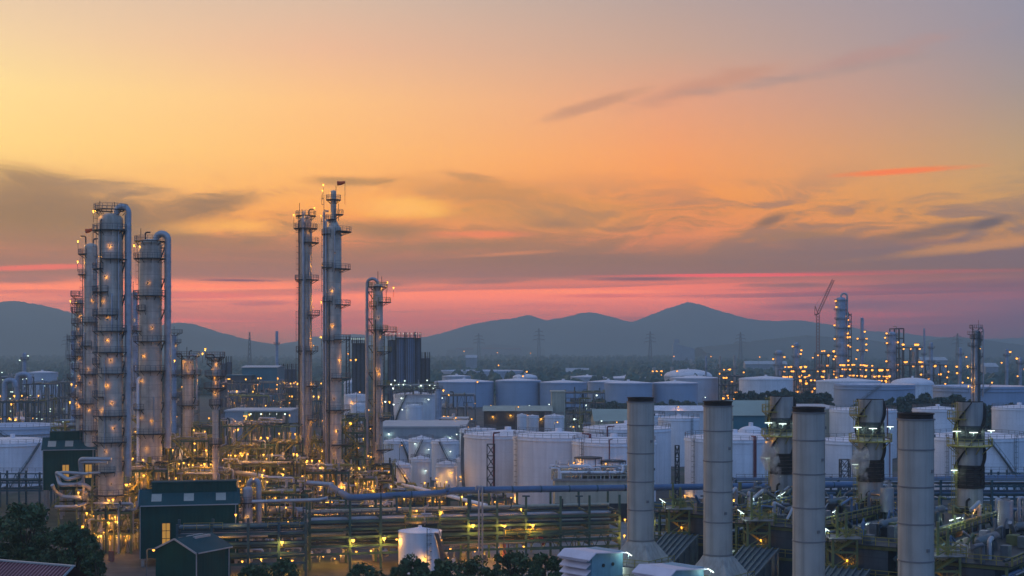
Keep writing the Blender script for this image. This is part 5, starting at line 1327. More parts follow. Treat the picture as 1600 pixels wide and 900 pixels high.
def finned_stack(label, x, y, seed):
    t = thing('finned_stack', label, 'chimney', (x, y, 0)); r = 2.05; top = 31.2; rnd = random.Random(seed)
    b = MB(); b.lathe([(r, 12.0), (r, top)], n=40); b.lathe([(r, top), (r - .12, top + .02), (r - .12, top - 5), (.1, top - 5.1)], n=40, mi=1); b.build('shell', ['hot', 'soot'], t)
    b = MB(); b.lathe([(r + .5, 0), (r + .5, 11.2), (r, 12.0)], n=40); b.build('base', 'casing', t)
    for s in range(3):
        b = MB(); vs = []; n = 40; z0, z1 = 20.6, top - .1
        for i in range(n + 1):
            u = i / n; q = R(-60 + s * 120 + 200 * u); z = z0 + (z1 - z0) * u
            for k, dz in ((r - .02, 0), (r + .52, 0), (r + .52, .16), (r - .02, .16)): vs.append((k * math.cos(q), k * math.sin(q), z + dz))
        fs = [(i * 4 + j, i * 4 + (j + 1) % 4, i * 4 + 4 + (j + 1) % 4, i * 4 + 4 + j) for i in range(n) for j in range(4)]
        b.add(vs, fs); b.build('fin', 'soot', t)
    for z0, z1, mm in ((17.5, 21.0, 'soot'), (25.0, 27.2, 'steel_dark'), (13.2, 13.9, 'soot')):
        b = MB(); z = z0
        while z < z1: b.lathe([(r + .08, z), (r + .2, z + .03), (r + .2, z + .55), (r + .08, z + .58)], n=40); z += .62
        for q in range(0, 360, 30): b.bar(((r + .24) * math.cos(R(q)), (r + .24) * math.sin(R(q)), z0), ((r + .24) * math.cos(R(q)), (r + .24) * math.sin(R(q)), z1), .1)
        b.build('band', mm, t)
    for z, rr, a0, a1 in ((24.3, 1.5, 0, 360), (28.6, 1.4, 120, 240), (13.6, 1.3, 0, 360)):
        p = MB(); p.sector(r + .02, r + rr, z, .16, a0, a1)
        for q in range(int(a0), int(a1), 40): p.bar((r * math.cos(R(q)), r * math.sin(R(q)), z - 1.4), ((r + rr * .9) * math.cos(R(q)), (r + rr * .9) * math.sin(R(q)), z - .17), .12)
        pl = p.build('platform', 'rail', t)
        b = MB(); pts = b.arcpts(r + rr - .05, z, a0, a1); full = a1 - a0 >= 359
        b.rail(pts[:-1] if full else pts, 1.15, .08, full, 1.0); b.build('railing', 'rail', pl)
    b = MB(); b.ladder((-r - .3, -.6, 0), 2, 24.3, 185, .6, t=.1); b.ladder((-r - .3, -.8, 0), 24.3, top, 190, .6, t=.1); b.build('ladder', 'rail', t)
    b = MB(); b.tube(bend([(-1.2, -r - .25, 8), (-1.2, -r - .25, 15.6), (-.8, -r - .5, 16.0)], .3), .2, 8); b.build('drain_pipe', 'soot', t)
    fluorescent(t, (-2.6, -1.8, 26.6), 1.3); fluorescent(t, (2.9, -1.6, 26.7), 1.1); fluorescent(t, (-.4, -3.2, 26.5), 1.3); fluorescent(t, (-2.9, -1.4, 20.4), 1.0); fluorescent(t, (.8, -3.1, 12.7), 1.4)
    if seed == 1: lamp(t, (-2.9, -1.2, 23.2), .18, 'amber', k=.25)
    return t
def train(i):
    x, y = STK[i]
    if FIN[i]: v = Vector((FIN[i][0] - x, FIN[i][1] - y))
    else: v = Vector((33, 46))
    L_ = v.length; ang = math.atan2(v.y, v.x); w = WORD[i]
    at_ = lambda s, o=0.0: (x + v.x / L_ * s - v.y / L_ * o, y + v.y / L_ * s + v.x / L_ * o)
    rnd = random.Random(100 + i)
    plain_stack('plain grey round stack with sooty rim, %s' % w, x, y, ang)
    if FIN[i]: finned_stack('dark stained stack with spiral fins and yellow balcony, %s' % ['left one', 'middle one', 'right one', ''][i], FIN[i][0], FIN[i][1], i + 1)
    # diverter box under the plain stack
    t = thing('diverter_box', 'grey duct box under the plain stack that stands %s' % w, 'duct', (x, y, 0), ang)
    b = MB(); b.b2(-3.9, 3.9, -3.7, 3.7, 1.2, 7.6); b.build('casing', 'stack', t)
    for k in range(4):
        b = MB(); b.b2(-3.9 + 2.4 * k, -3.65 + 2.4 * k, -3.95, -3.71, 1.2, 7.6); b.build('stiffener', 'stack_ring', t)
    b = MB(); b.rail([(-3.8, -3.6, 7.65), (3.8, -3.6, 7.65)], 1.1, .08); b.rail([(-3.8, -3.6, 7.65), (-3.8, 3.6, 7.65)], 1.1, .08); b.build('railing', 'rail', t)
    lamp(t, (-3.2, -4.0, 6.6), .16, 'white_lamp', (0, .3, .3)); fluorescent(t, (-4.4, 1.5, 7.4), 1.2, .6, .4)
    # sloping inlet duct
    px_, py_ = at_(4.2); t = thing('inlet_duct', 'sloping ribbed duct rising behind the plain stack %s' % w, 'duct', (px_, py_, 0), ang)
    b = MB(); l = 8.6
    b.add([(0, -2.6, 2.2), (0, 2.6, 2.2), (0, 2.6, 6.8), (0, -2.6, 6.8), (l, -2.8, 2.2), (l, 2.8, 2.2), (l, 2.8, 10.6), (l, -2.8, 10.6)], [(0, 3, 2, 1), (4, 5, 6, 7), (3, 7, 6, 2), (0, 4, 7, 3), (1, 2, 6, 5), (0, 1, 5, 4)]); b.build('casing', 'steel_grey', t)
    b = MB()
    for k in range(7):
        u = k / 6; yy = -2.6 + 5.2 * u; y2 = -2.8 + 5.6 * u; b.bar((.05, yy, 6.95), (l, y2, 10.75), .22, .34)
    for k in range(5):
        u = (k + .5) / 5; b.bar((l * u, -2.6 - .2 * u - .12, 2.2), (l * u, -2.6 - .2 * u - .12, 6.8 + 3.8 * u), .22, .3)
    b.build('rib', 'steel_grey', t)
    # stair tower beside it
    px_, py_ = at_(15.0, 2.0); t = thing('stair_tower', 'yellow green steel stair tower behind the plain stack %s' % w, 'stair tower', (px_, py_, 0), ang * 0)
    for a in (-1.6, 1.6):
        for c in (-1.6, 1.6): MB().bar((a, c, 0), (a, c, 14.4), .3).build('post', 'steel_olive', t)
    z = 1.8; k = 0
    while z < 14.5:
        b = MB()
        for c in (-1.6, 1.6): b.bar((-1.45, c, z), (1.45, c, z), .2, .25)
        for a in (-1.6, 1.6): b.bar((a, -1.45, z - .02), (a, 1.45, z - .02), .2, .25)
        b.bar((-1.45, -1.72, z), (1.45, -1.72, z + 1.7), .12); b.build('beam', 'steel_olive', t)
        b = MB(); b.stair((-1.2, -1.0, z), (1.2, -1.0, z + 1.8), .8) if k % 2 == 0 else b.stair((1.2, .6, z), (-1.2, .6, z + 1.8), .8); b.build('stair', 'rail', t)
        z += 1.8; k += 1
    b = MB(); b.b2(-2.2, 2.2, -2.2, 2.2, 14.42, 14.55); b.build('deck', 'concrete', t)
    b = MB(); b.rail([(-2.2, -2.2, 14.55), (2.2, -2.2, 14.55), (2.2, 2.2, 14.55), (-2.2, 2.2, 14.55)], 1.1, .09, True); b.build('railing', 'rail', t)
    b = MB(); b.bar((-.9, -1, 14.55), (-.9, -1, 18.6), .3); b.bar((.3, -1, 14.55), (.3, -1, 17.8), .3); b.build('column_stub', 'steel_olive', t)
    fluorescent(t, (-1.9, -2.0, 5.5), 1.3, 0.4, .5); fluorescent(t, (-.8, -2.1, 9.0), 1.2, .5, .5); fluorescent(t, (-2.6, -1.9, 15.8), 1.2, -.6, -.5); lamp(t, (0, 0, 3.2), .14, 'amber', k=.2); lamp(t, (.5, -.6, 11.5), .12, 'amber', k=.2)
    # boiler casing with frame, decks, drums and pipes
    s0, s1 = 15.5, L_ - 5.5; px_, py_ = at_((s0 + s1) / 2); W_ = 5.6; hl = (s1 - s0) / 2
    t = thing('boiler_house', 'boiler block with pipes and yellow decks behind the plain stack %s' % w, 'boiler', (px_, py_, 0), ang)
    b = MB(); b.b2(-hl, hl, -W_ + 1.4, W_ - 1.4, 1.0, 13.0); b.build('casing', 'casing', t)
    n = 6
    for k in range(n + 1):
        xx = -hl + 2 * hl * k / n
        for s in (-1, 1): MB().bar((xx, s * W_, 0), (xx, s * W_, 14.0), .34).build('post', 'steel_olive' if i % 2 else 'steel_green', t)
    for z in (4.6, 9.2, 13.6):
        b = MB()
        for s in (-1, 1): b.bar((-hl, s * W_ + s * .02, z - .3), (hl, s * W_ + s * .02, z - .3), .3, .4)
        b.bar((-hl - .02, -W_, z - .3), (-hl - .02, W_, z - .3), .3, .4); b.build('beam', 'steel_olive', t)
        b = MB(); b.b2(-hl - .6, hl + .6, -W_ - 1.0, -W_ + 1.2, z, z + .12) if z < 13 else b.b2(-hl - .8, hl + .8, -W_ - .8, W_ + .8, z, z + .12)
        b.build('deck', 'steel_dark', t)
        b = MB(); b.rail([(-hl - .6, -W_ - .9, z + .12), (hl + .6, -W_ - .9, z + .12)], 1.1, .09); b.rail([(-hl - .7, -W_ - .8, z + .12), (-hl - .7, W_ + .7, z + .12)], 1.1, .09); b.build('railing', 'rail', t)
    for k in range(n):
        xx = -hl + 2 * hl * k / n; b = MB(); dz = 2 * hl / n
        for z in (.2, 4.8, 9.4):
            if rnd.random() < .55: b.bar((xx, -W_ - .12, z), (xx + dz, -W_ - .12, z + 4.0), .16); b.bar((xx + dz, -W_ - .14, z), (xx, -W_ - .14, z + 4.0), .16)
        if b.v: b.build('brace', 'steel_olive', t)
    for xx, l in ((-hl * .4, 7), (hl * .5, 5.4)):
        b = MB(); b.tube([(xx - l / 2 - .4, 0, 15.3), (xx - l / 2, 0, 15.3), (xx + l / 2, 0, 15.3), (xx + l / 2 + .4, 0, 15.3)], [.3, .6, .6, .3], 16)
        for s in (-.3, .3): b.box((xx + l * s, 0, 14.2), (.4, 1.5, 1.0))
        b.build('steam_drum', 'steel_grey', t)
    for k in range(56):
        xx = rnd.uniform(-hl, hl); yy = rnd.choice([-W_ - .5, -W_ + .6, 0, 2, -2.5]); r_ = rnd.choice([.1, .14, .2, .3]); b = MB(); q = rnd.random()
        if q < .5: b.tube(bend([(xx, yy, rnd.choice([.2, 4.8, 9.4])), (xx, yy, 14.6 + rnd.uniform(0, 2.4)), (xx + rnd.uniform(-4, 4), yy, 14.6 + rnd.uniform(0, 2))], .3), r_, 7)
        else: zz = rnd.choice([2.5, 4.0, 6.5, 8.0, 11, 12.3, 14.5]); b.tube(bend([(-hl + rnd.uniform(-2, 4), -W_ - .45 + rnd.uniform(0, .8), zz), (hl - rnd.uniform(-1, 6), -W_ - .45, zz), (hl - 1, -W_ - .45, zz - 3)], .4), r_, 7)
        b.build('pipe', rnd.choice(['pipe', 'pipe_dark', 'steel_olive', 'pipe_blue', 'rail_grey']), t)
    for k in range(16):
        b = MB(); xx = rnd.uniform(-hl + 1, hl - 1); yy = rnd.uniform(-4, 4); b.b2(xx - .7, xx + .7, yy - .5, yy + .5, 13.75, 13.75 + rnd.uniform(.9, 1.9)); b.build('valve_box', rnd.choice(['steel_dark', 'pipe', 'steel_grey', 'steel_olive']), t)
    for k in range(11): fluorescent(t, (rnd.uniform(-hl, hl), -W_ - 1.1, rnd.choice([3.4, 7.9, 12.3, 15.6])), 1.4, rnd.choice([0, 0, .2]), rnd.choice([0, 0, .25]))
    for k in range(5): lamp(t, (rnd.uniform(-hl, hl), -W_ - .6, rnd.choice([2.8, 7.4, 11.8, 16])), .13, 'amber', k=.4)
    # silencer drum with steam, on the boiler deck
    if i in (1, 2):
        sx_, sy_, sd_ = [(0, 0, 0), (1386, 762, 224), (1571, 782, 196), (1640, 800, 190)][i]
        zt = Z(sy_, sd_); t = thing('silencer', 'grey upright steam silencer on a boiler deck, %s' % ['', 'left one beside the fourth plain stack', 'right one near the frame edge', 'one outside the frame'][i], 'silencer', (X(sx_, sd_), sd_, zt - 3.8))
        b = MB(); b.lathe([(1.05, 0), (1.05, 3.8), (.8, 3.8), (.8, 3.2), (.05, 3.1)], n=24); b.build('shell', 'pipe', t)
        b = MB(); b.lathe([(.5, -6), (.5, 0)], n=12); b.build('leg_pipe', 'pipe_dark', t)
        b = MB(); b.tube(bend([(1.9, 0, -5), (1.9, 0, 4.2), (2.6, 0, 4.2), (2.6, 0, -5)], .4), .25, 8); b.build('pipe', 'pipe', t)
for i in range(4): train(i)
# white louvred air intakes
def intake(label, px, py, d, ang, w=7.2, l=5.2, z0=2.0):
    zt = Z(py, d); t = thing('air_intake', label, 'air intake', (X(px, d), d, 0), ang)
    b = MB(); b.b2(-w / 2, w / 2, -l / 2, l / 2, z0, zt - .3); b.build('hood_wall', 'hood_teal', t)
    z = zt - .6; k = 0
    while z > z0 + .6 and k < 8:
        b = MB(); o = .95
        b.add([(-w / 2 - o, -l / 2 + .2, z - .55), (-w / 2 - .02, -l / 2 + .2, z + .1), (-w / 2 - .02, l / 2 + .2, z + .1), (-w / 2 - o, l / 2 + .2, z - .55), (-w / 2 - o, -l / 2 + .2, z - .67), (-w / 2 - .02, -l / 2 + .2, z - .02), (-w / 2 - .02, l / 2 + .2, z - .02), (-w / 2 - o, l / 2 + .2, z - .67)], [(0, 1, 2, 3), (7, 6, 5, 4), (0, 3, 7, 4), (0, 4, 5, 1), (3, 2, 6, 7)])
        b.build('louvre', 'louvre', t); z -= .98; k += 1
    b = MB(); b.add([(-w / 2 - 1.1, -l / 2 - .5, zt - .9), (-w / 2 + .3, -l / 2 - .5, zt), (w / 2 + .4, -l / 2 - .5, zt - .5), (w / 2 + .4, l / 2 + .5, zt - .5), (-w / 2 + .3, l / 2 + .5, zt), (-w / 2 - 1.1, l / 2 + .5, zt - .9)], [(0, 1, 4, 5), (1, 2, 3, 4)])
    b.add([(-w / 2 - 1.1, -l / 2 - .5, zt - 1.05), (-w / 2 + .3, -l / 2 - .5, zt - .15), (w / 2 + .4, -l / 2 - .5, zt - .65), (w / 2 + .4, l / 2 + .5, zt - .65), (-w / 2 + .3, l / 2 + .5, zt - .15), (-w / 2 - 1.1, l / 2 + .5, zt - 1.05)], [(5, 4, 1, 0), (4, 3, 2, 1)])
    b.add([(-w / 2 - 1.1, -l / 2 - .5, zt - .9), (-w / 2 + .3, -l / 2 - .5, zt), (w / 2 + .4, -l / 2 - .5, zt - .5), (w / 2 + .4, -l / 2 - .5, zt - .65), (-w / 2 + .3, -l / 2 - .5, zt - .15), (-w / 2 - 1.1, -l / 2 - .5, zt - 1.05)], [(0, 5, 4, 1), (1, 4, 3, 2)]); b.build('roof', 'louvre', t)
    for s in (-.9, 1.0):
        b = MB(); b.tube([(s, -l / 2 - .12, zt - 2.0), (s, -l / 2 - .02, zt - 2.0)], .26, 12); b.build('porthole', 'steel_dark', t)
    b = MB(); b.rail([(-w / 2, -l / 2 - .9, zt - 4.6), (w / 2 + .4, -l / 2 - .9, zt - 4.6)], 1.0, .06, step=1.0); b.b2(-w / 2, w / 2 + .4, -l / 2 - 1, -l / 2 - .01, zt - 4.7, zt - 4.6); b.build('walkway', 'rail', t)
    fluorescent(t, (w / 2 + .2, -l / 2 - 1.0, zt - .7), 1.3, 0, -.5)
    for a in (-w / 2 + .4, w / 2 - .4):
        for c in (-l / 2 + .4, l / 2 - .4): MB().bar((a, c, 0), (a, c, z0), .4).build('leg', 'steel_grey', t)
    return t
intake('white louvred air intake with a blue side, left of the first plain stack', 928, 857, 200, R(42), 6.2, 5.4)
intake('white louvred air intake at the bottom, between the first two plain stacks', 1050, 882, 182, R(42), 6.2, 5.4)
# pipe bridge and yard pipes behind the boilers
rack('blue truss pipe bridge at the right edge under the large white tank', [1535, 1560, 1585, 1615, 1650], 330, 330, Z(737, 330), [Z(768, 330), Z(752, 330)], 5.0, 'steel_blue', 'pipe_bridge', [(Z(750, 330), .5 + .8 * k, .25, 'pipe_blue', 0, 1) for k in range(5)], truss=[(Z(768, 330), Z(739, 330), 0, 1)], rails=[(Z(737, 330), 0, 1, 'rail_grey')], seed=51)
rack('blue truss pipe bridge at the left edge beside the dark green raised shed', [-30, 0, 30, 62, 80], 352, 352, Z(738, 352), [Z(762, 352), Z(750, 352)], 5.0, 'steel_blue', 'pipe_bridge', [(Z(752, 352), .5 + .8 * k, .22, 'steel_blue', 0, 1) for k in range(5)], truss=[(Z(762, 352), Z(740, 352), 0, 1)], rails=[(Z(738, 352), 0, 1, 'rail_grey')], seed=52)
rack('dark pipe rack between the first and second plain stacks', [1022, 1060, 1100, 1140], 262, 262, 10.5, [3.2, 5.6, 8.0, 10.0], 7.0, 'steel_blue', 'pipe_rack', [(z, .4 + .75 * k, .22 + .08 * (k % 2), ['pipe_dark', 'steel_blue', 'pipe_blue', 'pipe_dark'][k % 4], 0, 1) for z in (5.6, 8.0, 10.0, 3.2) for k in range(8)], seed=53, lamps=[(-.05, Z(813, 262), -1, .2, 'amber'), (.35, Z(829, 262), -1, .2, 'amber')])
rack('dark blue pipe rack behind the boilers at right', [1150, 1230, 1310, 1390, 1470, 1550, 1640], 292, 292, 12.5, [6.0, 9.2, 11.8], 7.0, 'steel_blue', 'pipe_rack', [(z, .4 + .75 * k, .2 + .1 * (k % 2), ['pipe_dark', 'steel_blue', 'pipe_blue', 'pipe'][(k + int(z)) % 4], 0, 1) for z in (6.0, 9.2, 11.8) for k in range(8)], seed=54, rails=[(12.5, 0, 1, 'rail_grey')])
# ------------------------------------------------------------------ far lamp lit refinery at the right
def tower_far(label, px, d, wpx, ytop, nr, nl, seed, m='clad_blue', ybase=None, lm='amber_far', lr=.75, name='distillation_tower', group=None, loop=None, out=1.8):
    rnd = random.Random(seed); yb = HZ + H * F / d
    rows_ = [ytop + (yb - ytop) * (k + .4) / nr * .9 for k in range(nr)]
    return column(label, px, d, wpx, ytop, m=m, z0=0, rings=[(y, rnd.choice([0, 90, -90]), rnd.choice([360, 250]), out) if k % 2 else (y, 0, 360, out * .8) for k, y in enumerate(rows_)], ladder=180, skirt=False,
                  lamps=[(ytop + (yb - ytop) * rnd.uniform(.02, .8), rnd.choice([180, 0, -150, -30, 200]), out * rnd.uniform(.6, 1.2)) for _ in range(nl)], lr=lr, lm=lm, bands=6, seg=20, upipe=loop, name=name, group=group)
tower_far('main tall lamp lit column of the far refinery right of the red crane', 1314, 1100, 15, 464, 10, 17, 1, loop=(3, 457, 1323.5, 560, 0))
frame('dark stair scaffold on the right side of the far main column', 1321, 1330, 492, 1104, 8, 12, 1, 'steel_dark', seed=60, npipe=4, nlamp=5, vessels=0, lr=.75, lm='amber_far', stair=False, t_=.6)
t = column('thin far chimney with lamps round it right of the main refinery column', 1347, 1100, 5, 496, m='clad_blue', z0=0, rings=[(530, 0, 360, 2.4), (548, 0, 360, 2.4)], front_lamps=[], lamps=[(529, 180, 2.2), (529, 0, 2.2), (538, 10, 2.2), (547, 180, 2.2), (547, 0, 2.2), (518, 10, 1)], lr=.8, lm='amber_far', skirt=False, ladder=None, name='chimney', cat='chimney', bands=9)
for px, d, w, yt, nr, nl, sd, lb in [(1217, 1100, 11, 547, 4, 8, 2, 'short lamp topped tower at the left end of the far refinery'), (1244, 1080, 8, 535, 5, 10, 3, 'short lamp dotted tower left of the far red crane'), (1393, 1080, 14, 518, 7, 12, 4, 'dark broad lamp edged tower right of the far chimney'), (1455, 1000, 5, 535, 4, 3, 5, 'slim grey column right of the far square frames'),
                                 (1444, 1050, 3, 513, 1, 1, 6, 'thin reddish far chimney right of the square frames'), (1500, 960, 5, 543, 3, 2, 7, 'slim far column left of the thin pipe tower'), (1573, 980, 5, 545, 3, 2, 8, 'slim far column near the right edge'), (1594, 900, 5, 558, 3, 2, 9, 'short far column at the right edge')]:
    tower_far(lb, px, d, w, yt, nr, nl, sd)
frame('dark open lattice frame beside the broad far tower', 1398, 1412, 513, 1085, 14, 7, 2, 'steel_dark', seed=61, npipe=6, nlamp=3, vessels=2, lr=.75, lm='amber_far', t_=.8, stair=False)
for a, c, yt, d, nl, sd, lb in [(1410, 1444, 543, 1060, 22, 62, 'square lamp dotted frame right of the broad far tower'), (1280, 1312, 553, 1120, 14, 63, 'lamp lit frame under the far main column'), (1222, 1290, 578, 1060, 34, 64, 'long low frame thick with lamps at the left of the far refinery'), (1312, 1350, 575, 1050, 26, 65, 'low lamp lit frame under the far chimney'), (1350, 1392, 576, 1040, 34, 66, 'brightest low lamp cluster in front of the broad far tower'),
                               (1445, 1480, 570, 1000, 10, 67, 'low dim frame at the right of the far refinery'), (1245, 1285, 592, 1000, 12, 68, 'low frame between two white tanks before the far refinery'), (1128, 1162, 588, 1000, 7, 69, 'dark low frame right of the pale tall tank'), (1150, 1162, 600, 960, 3, 70, 'small dim frame left of the lone white tank')]:
    frame(lb, a, c, yt, d, 16, 3, max(2, int((c - a) / 9)), 'steel_dark', 'steel_grey', seed=sd, npipe=16, nlamp=int(nl * 1.5), vessels=4, lr=.85, lm='amber_far', t_=.6, stair=False)
# crane
t = thing('crawler_crane', 'red lattice crane with a raised jib beside the far main column', 'crane', (X(1278, 1110), 1110, 0)); k_ = 1110 / F
def lat(b, p, q, w, n, tk):
    p, q = Vector(p), Vector(q); s = Vector((w / 2, 0, 0)); u = Vector((0, w / 2, 0)); ax = (q - p).normalized(); s = ax.cross(Vector((0, 1, 0))).normalized() * w / 2
    for e in (s + u, s - u, -s + u, -s - u): b.bar(p + e, q + e, tk)
    for i in range(n):
        a, c = p.lerp(q, i / n), p.lerp(q, (i + 1) / n)
        b.bar(a + s - u, c - s - u, tk * .7); b.bar(a - s + u, c + s + u, tk * .7)
b = MB(); lat(b, (0, 0, 1), (0, 0, Z(492, 1110)), 2.2, 26, .28); b.build('mast', 'crane_red', t)
b = MB(); lat(b, (0, 0, Z(490, 1110)), (24 * k_, 0, Z(437, 1110)), 1.8, 16, .25); b.build('jib', 'crane_red', t)
b = MB(); b.bar((0, 0, Z(490, 1110)), (-4.5 * k_, 0, Z(478, 1110)), .5); b.bar((-4.5 * k_, 0, Z(478, 1110)), (-5 * k_, 0, Z(492, 1110)), .4); b.bar((-5 * k_, 0, Z(492, 1110)), (2 * k_, 0, Z(490, 1110)), 1.0); b.bar((-4.5 * k_, 0, Z(478, 1110)), (22 * k_, 0, Z(441, 1110)), .12); b.build('counter_jib', 'crane_red', t)
b = MB(); b.b2(-3, 3, -4, 4, .4, 1.6); b.b2(-2.4, 2.4, -3, 3, 1.6, 3.6); b.build('undercarriage', 'crane_red', t)
# thin pipe tower at right, nearer
column('dark slim bundle of tall pipes with balconies at the right edge', 1525, 560, 8, 516, m='pipe', z0=0, rings=[(512, 0, 360, 1.6), (522, 100, 260, 2.4), (528, 0, 360, 1.4), (540, 90, 270, 2.2), (556, -60, 60, 1.6), (575, 100, 260, 1.8), (600, 0, 360, 1.0)], front_lamps=[(545, -20), (600, -150), (606, -140), (612, -150)], lamps=[(572, 180, 2.4), (590, 180, 2.2), (603, 180, 2.0)], lr=.28, skirt=False, side_pipes=[(180, 525, 650, 3, 'pipe'), (-60, 520, 650, 2.4, 'pipe_dark'), (-120, 530, 650, 2.4, 'pipe'), (0, 518, 650, 2.6, 'pipe_dark')], vents=[(-5, 520, 508, -4), (4, 520, 500, 0), (8, 540, 518, 3)], ladder=185, upipe=(2, 511, 1536, 620, 3))
# chimneys in the middle distance
for px, d, w, yt, mm, lb in [(432.5, 980, 4.6, 517, 'clad_blue', 'thin tall blue grey chimney in the haze left of the centre columns'), (1103, 1150, 2.8, 556, 'clad_blue', 'thin chimney left of two pinkish ones before the wood'), (1125, 1140, 3.6, 556, 'stack', 'pinkish chimney in the middle of the group before the wood'), (1148, 1120, 4, 555, 'stack', 'pinkish chimney at the right of the group before the wood'), (1022, 1250, 6, 574, 'stack', 'stubby chimney in the lit pump cluster'), (1050, 1250, 5, 573, 'stack', 'stubby chimney right of the lit pump cluster')]:
    column(lb, px, d, w, yt, m=mm, z0=0, rings=[(yt + 20, 0, 360, 1.2)], ladder=None, skirt=False, name='chimney', cat='chimney', bands=12, seg=18, dome=False)
frame('lit pump cluster frame far behind the first stack top', 1018, 1036, 584, 1230, 10, 2, 2, 'steel_dark', seed=71, npipe=8, nlamp=12, vessels=2, lr=.7, lm='amber_far', t_=.6, stair=False)
frame('lit pump frame at the foot of the pinkish chimneys', 1126, 1142, 582, 1110, 10, 2, 2, 'steel_dark', seed=72, npipe=8, nlamp=8, vessels=2, lr=.7, lm='amber_far', t_=.6, stair=False)
# ------------------------------------------------------------------ process areas at the left and centre, middle distance
for a, c, yt, d, dp, nl, nv, sd, lb, mm in [(0, 34, 590, 640, 16, 16, 3, 80, 'hazy pipe frame at the far left edge', 'steel_grey'), (34, 76, 600, 650, 16, 18, 3, 81, 'hazy pipe frame under the far left tower', 'steel_grey'), (70, 112, 598, 680, 16, 12, 3, 82, 'hazy pipe frame behind the balconied columns', 'steel_grey'), (-20, 60, 628, 560, 10, 14, 2, 83, 'low hazy frame above the open topped left tank', 'steel_blue'),
                                        (345, 395, 600, 660, 18, 22, 4, 84, 'lamp dotted hazy frame left behind the open fronted shed', 'steel_grey'), (392, 440, 598, 690, 18, 20, 4, 85, 'lamp dotted hazy frame under the teal hall', 'steel_grey'), (436, 470, 606, 700, 14, 12, 3, 86, 'dim hazy frame left of the slim centre column', 'steel_blue'), (488, 508, 606, 700, 14, 6, 3, 87, 'dim hazy frame in the gap between the tall centre pair', 'steel_blue'),
                                        (255, 300, 612, 620, 14, 10, 4, 88, 'hazy frame behind the short lit head column', 'steel_grey'), (350, 420, 620, 600, 10, 12, 2, 89, 'low lamp lit frame above the open fronted shed', 'steel_grey'), (540, 612, 650, 560, 10, 8, 3, 90, 'low blue frame behind the shorter centre column', 'steel_blue')]:
    frame(lb, a, c, yt, d, dp, nv, max(3, int((c - a) / 9)), mm, 'steel_grey', seed=sd, npipe=24, nlamp=nl, vessels=5, lr=.32, lm='amber' if sd not in (80, 81, 82) else 'white_far', t_=.42, stair=False)
tower_far('green lit lattice capped tower in the haze at far left', 38, 700, 6, 551, 4, 3, 20, lm='white_far', lr=.4, out=1.4)
tower_far('slim hazy column left of the balconied columns', 96, 760, 5, 600, 2, 1, 23, lm='white_far', lr=.4, out=1.2)
for i, (pts, lb) in enumerate([([(7, 660), (7, 594), (24, 594), (24, 604)], 'left one of two pale blue hooped pipes at the far left'), ([(20, 655), (20, 585), (40, 585), (40, 600)], 'right one of two pale blue hooped pipes at the far left')]):
    pipe_thing(lb, [(X(a, 600), 600 + i * 5, max(0, Z(c, 600))) for a, c in pts], 1.1, 'clad_blue', 'hooped_pipe', 2.2)
# buildings with lights in the wood
for px0, px1, yt, d, lb in [(712, 740, 545.5, 5000, 'long low reddish building in the far wood below a pylon'), (752, 790, 545, 5000, 'reddish roofed building row in the far wood'), (790, 815, 546, 4800, 'small reddish building at the right end of the far row'), (728, 745, 559, 2000, 'tiny pale building among the far trees'), (1440, 1480, 563, 1700, 'pale low building in the wood behind the slim columns'), (1540, 1560, 573, 1500, 'small pale shed in the wood at far right'), (1165, 1230, 569, 1800, 'dim low building left of the far refinery'), (885, 920, 581, 1500, 'grey flat shed at the edge of the wood')]:
    hall(lb, px0, px1, yt, d, 20, wall='concrete' if 'reddish' in lb else 'shed_wall', roof='red_roof' if 'reddish' in lb else 'shed_roof', hr=4, name='far_building', seed=int(px0))
t = thing('far_stadium', 'pale slanted far structure below the main hill', 'building', (X(1062, 3000), 3000, 0))
b = MB(); b.add([(-14, 0, 0), (32, 0, 0), (32, 12, 0), (-14, 12, 0), (-14, 0, 48), (32, 0, 36), (32, 12, 36), (-14, 12, 48)], [(0, 1, 5, 4), (1, 2, 6, 5), (2, 3, 7, 6), (3, 0, 4, 7), (4, 5, 6, 7)]); b.build('wall', 'shed_wall', t)
b = MB(); b.b2(-12, 0, 2, 10, 47.5, 56); b.build('head_house', 'shed_wall', t)
# free standing amber lamps
FREE = [(725, 549, 2000), (777, 551, 2000), (829, 552, 2000), (746, 597, 900), (779, 571, 1300), (823, 581, 1100), (817, 588, 1000), (1053, 557, 1800), (1111, 557, 1700), (1058, 580, 1200), (1187, 558, 1500), (1162, 582, 1000), (1270, 559, 1300), (1338, 561, 1090), (1510, 558, 1000), (1565, 567, 1000), (1504, 598, 760), (1550, 598, 760), (1590, 588, 800), (1480, 590, 820), (1482, 581, 900), (1477, 600, 800),
        (548, 563, 900), (530, 601, 640), (487, 611, 640), (415, 634, 560), (462, 597, 700), (575, 640, 520), (562, 613, 560), (544, 553, 1000), (602, 628, 420), (679, 676, 520), (810, 636, 620), (858, 632, 640), (771, 635, 640), (767, 634, 640), (827, 634, 640), (871, 660, 540), (896, 667, 530), (940, 658, 540), (964, 660, 540), (1060, 636, 640), (1102, 621, 690), (712, 653, 540), (737, 655, 560), (691, 622, 640), (701, 617, 640)]
for i, (px, py, d) in enumerate(FREE):
    far = d > 700
    street_lamp('small lamp post glowing in the middle distance' if not far else 'far lamp post glowing in the haze', px, py, d, 'amber_far' if far else ('amber' if i % 3 else 'white_lamp'), .75 * min(1, d / 1100) if far else .3, group='far lamp posts' if far else 'lamp posts in the middle distance', name='lamp_post', arm=1.2)
